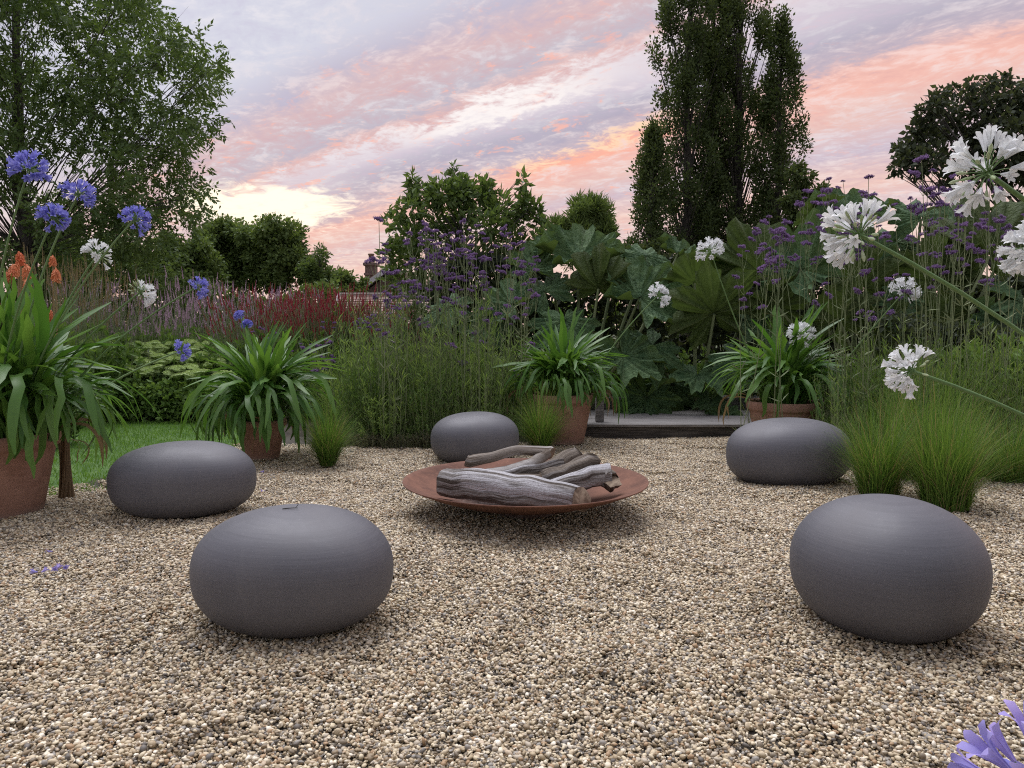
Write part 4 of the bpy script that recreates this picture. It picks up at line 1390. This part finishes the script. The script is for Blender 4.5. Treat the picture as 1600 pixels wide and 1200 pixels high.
gunnera('giant-leaved plant with tall leaves rising behind the white flower heads', 1400, 9.6, [
    (1185, 425, 9.6, 1.25, -.25, .78, .4, 60, 3), (1250, 420, 9.2, 1.35, -.72, -.55, .35, 80, 4), (1320, 340, 9.9, 1.2, -.2, -.5, .8, 60, 0), (1275, 335, 10.2, .8, -.3, .5, .7, 60, 1), (1310, 500, 9.2, 1.1, -.2, .8, .3, 100, 1), (1400, 380, 10.2, 1.2, 0, -.6, .7, 80, 2),
    (1460, 440, 9.6, 1.3, .1, .8, .3, 80, 1), (1545, 400, 9.3, 1.5, .25, .85, .25, 75, 3), (1500, 350, 10.0, 1.0, .1, -.5, .8, 60, 4), (1590, 350, 9.6, .9, .2, -.6, .7, 60, 0), (1350, 450, 9.4, 1.1, -.1, .8, .3, 90, 1), (1400, 530, 9.3, 1.1, 0, .8, .3, 80, 1), (1590, 470, 9.0, 1.0, .3, -.7, .5, 330, 2),
    (1215, 480, 9.4, 1.0, -.2, .8, .3, 120, 1), (1440, 340, 9.8, 1.1, 0, -.7, .6, 70, 2), (1560, 500, 9.0, 1.1, .1, -.8, .4, 280, 4), (1350, 395, 9.7, 1.1, -.1, -.7, .6, 80, 1), (1420, 470, 9.2, 1.0, .1, -.8, .4, 260, 2), (1640, 420, 9.6, 1.3, .2, -.6, .6, 20, 4), (1480, 520, 9.3, 1.1, .1, .8, .3, 60, 1), (1250, 560, 9.2, 1.0, -.1, -.8, .4, 250, 2)])


# ------------------------------------------------------------------ verbena
def verbena_head(seed):
    g = np.random.default_rng(seed)
    mb = MB()
    for k in range(7):
        a, rr = k * 2.4 + g.uniform(0, 1), .010 + .030 * math.sqrt(k / 7)
        if k == 0:
            rr = 0
        c = np.array([rr * math.cos(a), rr * math.sin(a), g.uniform(-.012, .008)])
        n = 34
        d = nrm(g.normal(size=(n, 3)) * np.array([1, 1, .55]) + np.array([0, 0, .35]))
        P = c + d * np.array([.014, .014, .010])
        D = nrm(d + g.normal(0, .5, d.shape))
        S = nrm(np.cross(D, g.normal(size=(n, 3))))
        L, W = g.uniform(.007, .012, n)[:, None], g.uniform(.003, .005, n)[:, None]
        V = np.stack([P, P + D * L * .6 + S * W, P + D * L, P + D * L * .6 - S * W], 1).reshape(-1, 3)
        mb.add(V, np.arange(n)[:, None] * 4 + np.array([[0, 1, 2, 3]]), np.repeat(g.random(n), 4))
        mb.add(*lathe([(.001, -.012), (.008, -.006), (.011, .001), (.006, .007), (.001, .008)], 6)[:1], lathe([(0, 0), (1, 0), (2, 0), (3, 0), (4, 0)], 6)[1], 0.0) if False else None
        V2, F2 = lathe([(.001, -.016), (.007, -.009), (.011, .000), (.007, .006), (.001, .008)], 6)
        mb.add(V2 + c, F2, 0.0)
    return mb.mesh('flower_head', M['verbena_purple'])


VH = [verbena_head(60 + k) for k in range(5)]


def verbena(label, base, heads, group, hs=1.0, r=.0042):
    """a wiry plant: one main stem to each group of heads, side shoots in opposite pairs"""
    rt = thing('verbena_plant', label, 'plant', base, 0, group)
    for (x, y, z) in heads:
        p0 = np.array([rng.normal(0, .05), rng.normal(0, .05), 0])
        top = np.array([x, y, z])
        mid = (p0 + top) / 2 + np.array([rng.normal(0, .05), rng.normal(0, .05), .05])
        path = bez(p0, mid, top, 9)
        mb = MB().add(*tube(path, np.linspace(r * 1.3, r * .7, 9), 4), rnd=rng.random())
        tips = [top]
        a = rng.uniform(0, 3.14)
        for lev, (f, ln) in enumerate(((.90, .20), (.76, .26))):
            if rng.random() < .25:
                continue
            st = path[int(f * 8)]
            for sg in (-1, 1):
                if rng.random() < .2:
                    continue
                e = st + np.array([sg * math.cos(a + lev * 1.5) * ln * .38, sg * math.sin(a + lev * 1.5) * ln * .38, ln * rng.uniform(.75, 1.1)])
                mb.add(*tube(bez(st, st + (e - st) * np.array([.8, .8, .35]), e, 5), r * .55, 4), rnd=rng.random())
                tips.append(e)
        for k in range(3):        # narrow leaves low on the stem
            i = rng.integers(1, 6)
            leaves(mb, path[i][None].repeat(2, 0), np.array([[1, 0, .8], [-1, 0, .8]]) + rng.normal(0, .3, (2, 3)), .12, .007)
        s = obj('stem', mb.mesh('stem', M['stem_green']), rt)
        for e in tips:
            obj('flower_head', VH[rng.integers(5)], s, e, (rng.normal(0, .25), rng.normal(0, .25), rng.uniform(0, 6.28)), hs * rng.uniform(.55, 1.2))


def verbena_field(label, n, pxr, Yr, tops, group, per=(2, 4), hs=1.0):
    for i in range(n):
        Y = rng.uniform(*Yr)
        px = pxr[0] + (pxr[1] - pxr[0]) * (i + rng.random()) / n
        b = at(px, 521, Y)
        b.z = 0
        hd = []
        for k in range(rng.integers(*per)):
            x2 = px + rng.normal(0, 22)
            q = at(x2, tops(x2) , Y + rng.normal(0, .12)) - b
            hd.append((q.x, q.y, q.z))
        verbena(label, b, hd, group, hs)


def tops_l(x):
    lo = 345 if 640 < x < 830 else 400 + (40 if x < 600 else 0)
    return lo + abs(rng.normal(0, 1)) * 95


def tops_r(x):
    lo = 275 if x > 1240 else 385 if x < 1180 else 330
    return lo + abs(rng.normal(0, 1)) * (85 if x > 1240 else 60)


verbena_field('slender purple verbena in the cluster before the leafy shrub', 24, (598, 830), (7.6, 9.0), tops_l, 'purple verbena before the leafy shrub', (3, 5), .85)
verbena_field('slender purple verbena among the giant leaves and white flowers', 24, (1150, 1590), (6.4, 7.8), tops_r, 'purple verbena before the giant leaves', (2, 5), .9)
for px, py, Y, lab in ((592, 342, 7.6, 'lone tall verbena stem with a small bloom against the pink sky'), (1440, 248, 6.5, 'tallest verbena stem, purple bloom against the dark tree'), (505, 540, 9.0, 'short verbena in front of the red spikes')):
    b = at(px + 12, 521, Y)
    b.z = 0
    q = at(px, py, Y) - b
    verbena(lab, b, [(q.x, q.y, q.z), (q.x + .06, q.y, q.z - .25), (q.x - .05, q.y, q.z - .4)], None, 1.1)
verbena_field('slender verbena scattered through the flower border', 5, (380, 590), (9.3, 10.5), lambda x: 500 + abs(rng.normal(0, 25)), 'verbena scattered through the border', (1, 3), .8)


# ------------------------------------------------------------------ border perennials
def foliage_mesh(nst, H, spread, nleaf, L, W, mat, base_r=.15, up=.4, stems=True, zmin=.05, hmin=.6):
    mb = MB()
    sm = MB()
    for i in range(nst):
        a, rr = rng.uniform(0, 6.28), math.sqrt(rng.random())
        p0 = np.array([math.cos(a) * rr * base_r, math.sin(a) * rr * base_r, 0])
        h = H * rng.uniform(hmin, 1.08) * (1 - .25 * rr)
        p1 = np.array([math.cos(a) * rr * spread, math.sin(a) * rr * spread, h])
        path = bez(p0, p0 * .5 + p1 * .5 + np.array([0, 0, h * .15]), p1, 6)
        sm.add(*tube(path, np.linspace(.003, .0015, 6), 3), rnd=rng.random())
        t = zmin + (1 - zmin) * rng.random(nleaf) ** .8
        k = np.minimum((t * 5).astype(int), 4)
        P = path[k] + (path[k + 1] - path[k]) * (t * 5 - k)[:, None]
        D = rng.normal(0, 1, (nleaf, 3))
        D[:, 2] = np.abs(D[:, 2]) * .5 + up
        leaves(mb, P, D, L * rng.uniform(.6, 1.2, nleaf), W * rng.uniform(.7, 1.2, nleaf), None, .25)
    return mb.mesh('foliage', M[mat], False), sm.mesh('stems', M['stem_green'])


def spikes_mesh(n, H0, H1, spread, slen, srad, mat, base_r=.2, dens=40):
    mb, sm = MB(), MB()
    for i in range(n):
        a, rr = rng.uniform(0, 6.28), math.sqrt(rng.random())
        p0 = np.array([math.cos(a) * rr * base_r, math.sin(a) * rr * base_r, 0])
        h = rng.uniform(H0, H1)
        p1 = np.array([math.cos(a) * rr * spread + rng.normal(0, .10), math.sin(a) * rr * spread + rng.normal(0, .10), h])
        path = bez(p0, p0 * .5 + p1 * .5 + np.array([0, 0, h * .1]), p1, 5)
        sm.add(*tube(path, .003, 3), rnd=rng.random())
        d = nrm(path[-1] - path[-2])
        t = rng.random(dens)
        rad = srad * (1 - .7 * t)
        aa = rng.uniform(0, 6.28, dens)
        o = np.stack([np.cos(aa), np.sin(aa), np.full(dens, .35)], -1)
        P = path[-1] + d * (t * slen)[:, None]
        leaves(mb, P, o, rad * rng.uniform(.8, 1.4, dens), rad * .55)
        mb.add(*tube([path[-1], path[-1] + d * slen], [srad * .45, srad * .1], 5), rnd=.3)
    return mb.mesh('flower_spikes', M[mat], False), sm.mesh('stems', M['stem_green'])


def proto(parts):
    return parts


LAST = [None]


def clump(name, label, cat, group, loc, rz, sc, parts):
    r = thing(name, label, cat, loc, rz, group, sc)
    for nm, me in parts:
        obj(nm, me, r)
    LAST[0] = r
    return r


SILV = [foliage_mesh(50, .95, .42, 24, .07, .012, 'silver_leaf', hmin=.4) for _ in range(2)]
LEAFY = [foliage_mesh(46, .95, .42, 26, .10, .022, 'bed_leaf', hmin=.4) for _ in range(3)]
FEATH = [foliage_mesh(64, .92, .46, 30, .06, .008, 'lime_leaf', .25, .9, hmin=.25) for _ in range(3)]
SCRUB = [foliage_mesh(60, .24, .22, 20, .025, .006, 'scrub_leaf', .15, .3) for _ in range(2)]
BROAD = [foliage_mesh(40, .60, .45, 24, .085, .032, 'bed_leaf', .3, .3) for _ in range(2)]
STEMMY = [foliage_mesh(46, 1.55, .36, 9, .10, .005, 'lime_leaf', .24, 1.6, hmin=.35) for _ in range(3)]
WISPY = [foliage_mesh(70, 1.15, .38, 16, .085, .006, 'bed_leaf', .2, 1.0) for _ in range(2)]
PINK = [spikes_mesh(44, 1.05, 1.75, .50, .17, .015, 'pink_spike', dens=34) for _ in range(3)]
RED = [spikes_mesh(85, .95, 1.5, .55, .13, .012, 'red_spike', dens=26) for _ in range(3)]
STRAW = [spikes_mesh(40, 1.1, 1.75, .40, .22, .013, 'straw', dens=26) for _ in range(2)]


def place(px, Y):
    p = at(px, 521, Y)
    return (p.x, Y, 0)


def rows(n, pxr, Yr, fn):
    for i in range(n):
        px = pxr[0] + (pxr[1] - pxr[0]) * (i + rng.random()) / n
        fn(px, rng.uniform(*Yr), i)


def leafy(lab, grp, src, s=(.9, 1.2), nm='leafy_perennial'):
    def f(px, Y, i):
        k = rng.integers(len(src))
        clump(nm, lab, 'plant', grp, place(px, Y), rng.uniform(0, 6.28), float(rng.uniform(*s)), [('foliage', src[k][0]), ('stems', src[k][1])])
    return f


def spiky(lab, grp, src, nm, s=(.9, 1.15)):
    def f(px, Y, i):
        k, j = rng.integers(len(src)), rng.integers(3)
        clump(nm, lab, 'plant', grp, place(px, Y), rng.uniform(0, 6.28), float(rng.uniform(*s)), [('flower_spikes', src[k][0]), ('stems', src[k][1])])
        obj('foliage', LEAFY[j][0], LAST[0], None, (0, 0, rng.uniform(0, 6)), (1.15, 1.15, float(rng.uniform(1.15, 1.5))))
    return f


rows(9, (560, 790), (7.55, 7.8), leafy('small lime-green feathery plant at the gravel edge', 'small feathery plants at the gravel edge', FEATH, (.45, .7), 'feathery_bush'))
rows(14, (490, 700), (7.42, 7.56), leafy('grey-brown low scrub along the gravel edge', 'low scrub at the gravel edge', SCRUB, (.5, .9), 'low_scrub'))
rows(14, (560, 770), (7.8, 8.4), leafy('feathery lime-green bush under the purple verbena', 'feathery bushes under the verbena', FEATH, (.6, 1.1), 'feathery_bush'))
rows(12, (490, 860), (8.4, 9.2), leafy('taller feathery green bush behind the front row', 'feathery bushes behind the front row', FEATH, (.8, 1.3), 'feathery_bush'))
rows(12, (540, 790), (7.6, 8.6), leafy('wispy upright stems rising through the feathery bushes', 'wispy stems through the feathery bushes', WISPY, (.75, 1.0), 'wispy_perennial'))
rows(20, (545, 790), (7.55, 8.7), leafy('tall thin upright stems among the feathery bushes below the verbena', 'thin upright stems below the verbena', STEMMY, (.75, 1.15), 'upright_stem_plant'))
rows(14, (1290, 1620), (6.3, 7.4), leafy('tall thin upright stems beside the largest grass tuft', 'thin upright stems by the grass tufts', STEMMY, (.6, .95), 'upright_stem_plant'))
rows(14, (470, 860), (9.0, 10.5), leafy('wispy narrow-leaved perennial below the red spikes and verbena', 'wispy perennials in mid border', WISPY, (.8, 1.1), 'wispy_perennial'))
rows(14, (120, 500), (9.7, 10.4), leafy('low broad-leaved perennial along the lawn edge', 'broad-leaved perennials along the lawn', BROAD, (.75, 1.0)))
rows(22, (60, 560), (10.4, 12.5), leafy('mixed green perennial in the middle of the border', 'mixed perennials in the border', LEAFY, (.95, 1.3)))
rows(22, (90, 480), (10.8, 14.0), spiky('pale pink flower-spiked perennial in the border', 'pink-spiked perennials', PINK, 'pink_spike_perennial', (.95, 1.2)))
rows(24, (390, 600), (10.7, 13.2), spiky('dark red flower-spiked perennial in front of the tiled roof', 'red-spiked perennials', RED, 'red_spike_perennial', (1.0, 1.2)))
rows(10, (60, 500), (10.4, 12.5), leafy('silvery grey-green perennial in the border', 'silvery perennials in the border', SILV, (1.0, 1.4), 'silvery_perennial'))
rows(6, (60, 190), (9.2, 11.5), spiky('buff dry seed-head grass near the orange flowers', 'buff seed-head grasses', STRAW, 'feather_reed_plant', (.95, 1.2)))
rows(14, (1300, 1640), (6.5, 7.6), leafy('wispy green perennial among the verbena stems by the giant leaves', 'wispy perennials by the giant leaves', WISPY, (.7, 1.0), 'wispy_perennial'))
rows(9, (1480, 1720), (7.0, 8.6), leafy('leafy green perennial at the dark end of the border', 'leafy perennials at the dark end', LEAFY, (1.0, 1.4)))
rows(8, (830, 1250), (9.9, 10.6), leafy('dark leafy perennial under the giant leaves', 'leafy perennials under the giant leaves', LEAFY, (.9, 1.2)))


def sedum_head():
    mb = MB()
    n = 160
    a, rr = rng.uniform(0, 6.28, n), np.sqrt(rng.random(n))
    P = np.stack([np.cos(a) * rr * .075, np.sin(a) * rr * .075, .022 * (1 - rr ** 2)], -1)
    leaves(mb, P, np.stack([np.cos(a) * .3, np.sin(a) * .3, np.full(n, 1)], -1) + rng.normal(0, .4, (n, 3)), .014, .007)
    V, Fq = lathe([(.005, -.05), (.02, -.03), (.070, -.004), (.05, .012), (.002, .02)], 12)
    mb.add(V, Fq, .3)
    return mb.mesh('flower_head', M['sedum_flower'], False)


SED = [sedum_head() for _ in range(2)]
for i in range(21):
    row = i // 7
    px = 112 + 215 * (i % 7) / 6.4 + rng.uniform(-8, 8)
    r = clump('stonecrop_plant', 'stonecrop with flat pale green flower heads beyond the lawn', 'plant', 'pale stonecrops beyond the lawn', place(px, 9.95 + row * .45), 0, (1, 1, 1 + .22 * row), [('foliage', BROAD[i % 2][0])])
    for k in range(16):
        a, rr = rng.uniform(0, 6.28), math.sqrt(rng.random()) * .42
        obj('flower_head', SED[k % 2], r, (rr * math.cos(a), rr * math.sin(a), .66 - .35 * rr ** 2 + rng.uniform(-.04, .06)), (rng.normal(0, .15), rng.normal(0, .15), 0), float(rng.uniform(.7, 1.2)))


def poker_head():
    mb = MB()
    n = 110
    t = rng.random(n)
    a = rng.uniform(0, 6.28, n)
    rad = .030 * np.sin(np.pi * np.clip(.25 + .75 * t, 0, 1)) + .006
    P = np.stack([np.cos(a) * rad * .5, np.sin(a) * rad * .5, t * .11], -1)
    D = np.stack([np.cos(a), np.sin(a), np.full(n, -.75)], -1)
    leaves(mb, P, D, .034, .0055)
    mb.add(*lathe([(.008, -.01), (.016, .03), (.020, .08), (.004, .118)], 8), .2)
    return mb.mesh('flower_spike', M['orange_spike'], False)


POK = [poker_head() for _ in range(3)]


def pokers(label, pts, Y):
    b = at(sum(p[0] for p in pts) / len(pts), 521, Y)
    b.z = 0
    r = thing('red_hot_poker_plant', label, 'plant', b, 0, 'orange poker flowers by the large pot')
    for px, py, s in pts:
        q = at(px, py, Y + rng.uniform(-.2, .2)) - b
        path = bez((rng.normal(0, .06), rng.normal(0, .06), 0), (q.x * .6, q.y * .6, q.z * .5), (q.x, q.y, q.z - .12 * s), 7)
        st = obj('stem', MB().add(*tube(path, .009, 6), rnd=.9).mesh('stem', M['straw']), r)
        obj('flower_spike', POK[rng.integers(3)], st, path[-1], (rng.normal(0, .06), rng.normal(0, .06), rng.uniform(0, 6)), float(s))
    obj('foliage', LEAFY[0][0], r)


pokers('orange poker flowers in the tight group at the picture edge', [(32, 392, 1.15), (18, 412, 1.2), (28, 408, 1.2), (42, 412, 1.25), (12, 424, .9), (42, 435, 1.0), (5, 470, .9), (17, 482, .8)], 7.4)
pokers('orange poker flowers in the looser group behind the blue blooms', [(82, 398, .95), (87, 418, 1.15), (78, 482, 1.1)], 7.6)


# ------------------------------------------------------------------ hedges and far planting
def hedge(label, x0, x1, y0, y1, h, mat, n, leaf, name='hedge'):
    r = thing(name, label, 'hedge', ((x0 + x1) / 2, (y0 + y1) / 2, 0))
    w, d = (x1 - x0) / 2, (y1 - y0) / 2
    P = np.stack([rng.uniform(-w, w, n), rng.uniform(-d, d, n), rng.random(n) ** .7 * h], -1)
    P[:, 2] *= 1 + .10 * np.sin(P[:, 0] * 2.1) + .07 * np.sin(P[:, 0] * 5.3 + 1)
    # push most leaves towards the surface
    f = rng.random(n)
    P[f < .45, 1] = -d + rng.normal(0, .06, (f < .45).sum())
    P[f > .8, 2] = h * (1 + .10 * np.sin(P[f > .8, 0] * 2.1)) + rng.normal(0, .05, (f > .8).sum())
    D = rng.normal(0, .7, (n, 3)) + np.array([0, -.5, .3])
    mb = MB()
    leaves(mb, P, D, leaf[0] * rng.uniform(.6, 1.3, n), leaf[1] * rng.uniform(.7, 1.2, n), None, .3)
    obj('foliage', mb.mesh('foliage', M[mat], False), r)
    sm = MB()
    for k in range(int((x1 - x0) * 4)):
        x = rng.uniform(-w, w)
        sm.add(*tube([(x, 0, 0), (x + rng.normal(0, .1), 0, h * .5), (x + rng.normal(0, .2), rng.normal(0, .1), h * .9)], [.02, .015, .006], 5))
    obj('stems', sm.mesh('stems', M['bark']), r)


hedge('low dark leafy hedge along the far side of the lawn', -9.5, -2.95, 9.55, 9.9, .46, 'bed_leaf', 9000, (.07, .028))
hedge('dark clipped hedge behind the wispy plants at the border end', 4.3, 8.0, 8.2, 9.0, 1.25, 'dark_leaf', 12000, (.07, .028))
hedge('long background hedge behind the flower border', -17, -3.7, 15.2, 16.0, 1.95, 'far_leaf', 15000, (.13, .045))
hedge('dark background hedge behind the giant leaves', -1.2, 11, 11.2, 12.0, 2.05, 'dark_leaf', 15000, (.14, .05))
hedge('unseen tall hedge added behind the viewer to block low sky light', -9, 9, -5.2, -4.2, 3.6, 'bed_leaf', 30000, (.11, .045))  # added out of view to keep low sky light off the seat fronts
hedge('distant hedgerow along the horizon', -40, 45, 46, 48, 2.6, 'far_leaf', 12000, (.5, .2))


# ------------------------------------------------------------------ fallen blossoms
for i, (px, py) in enumerate([(85, 889), (58, 897), (79, 862), (407, 739), (414, 770)]):
    p = gnd(px, py)
    r = thing('fallen_blossom', ['purple fallen blossom pair lying on open gravel, larger one', 'small purple fallen blossom beside the larger one on gravel', 'pale fallen petal just behind the purple blossoms', 'lilac fallen petal by the end of the long low seat', 'tiny lilac petal on gravel between two seats'][i], 'blossom', (p.x, p.y, mound(p.x, p.y) + .012))
    for k in range([3, 2, 1, 1, 1][i]):
        obj('petal', FLORETS['lilac'][0][k], r, (k * .018, rng.normal(0, .01), 0), (1.5, rng.uniform(-.5, .5), rng.uniform(0, 6)), .7)


# ------------------------------------------------------------------ twigs and bits on the gravel
for i in range(14):
    px, py = [(660, 1075), (770, 1010), (820, 925), (1330, 830), (140, 985), (980, 1120), (1120, 1010), (700, 880), (250, 1090), (1190, 900), (560, 760), (1060, 760), (640, 905), (1440, 1060)][i]
    p_ = gnd(px, py)
    ln, a = rng.uniform(.03, .07), rng.uniform(0, 6.28)
    z = .012
    mb = MB().add(*tube(bez((0, 0, z), (ln * .5 * math.cos(a), ln * .5 * math.sin(a), z + .008), (ln * math.cos(a + .4), ln * math.sin(a + .4), z), 5), [.0018, .002, .0018, .0015, .0008], 5), rnd=rng.random())
    leaves(mb, np.array([[ln * .5 * math.cos(a), ln * .5 * math.sin(a), z + .006]]), np.array([[math.cos(a + 1), math.sin(a + 1), .2]]), .022, .006)
    tag(obj('fallen_twig', mb.mesh('fallen_twig', M['dry_leaf']), None, (p_.x, p_.y, mound(p_.x, p_.y))), 'small dry brown twig lying loose on the gravel', 'twig', 'dry twigs on the gravel')
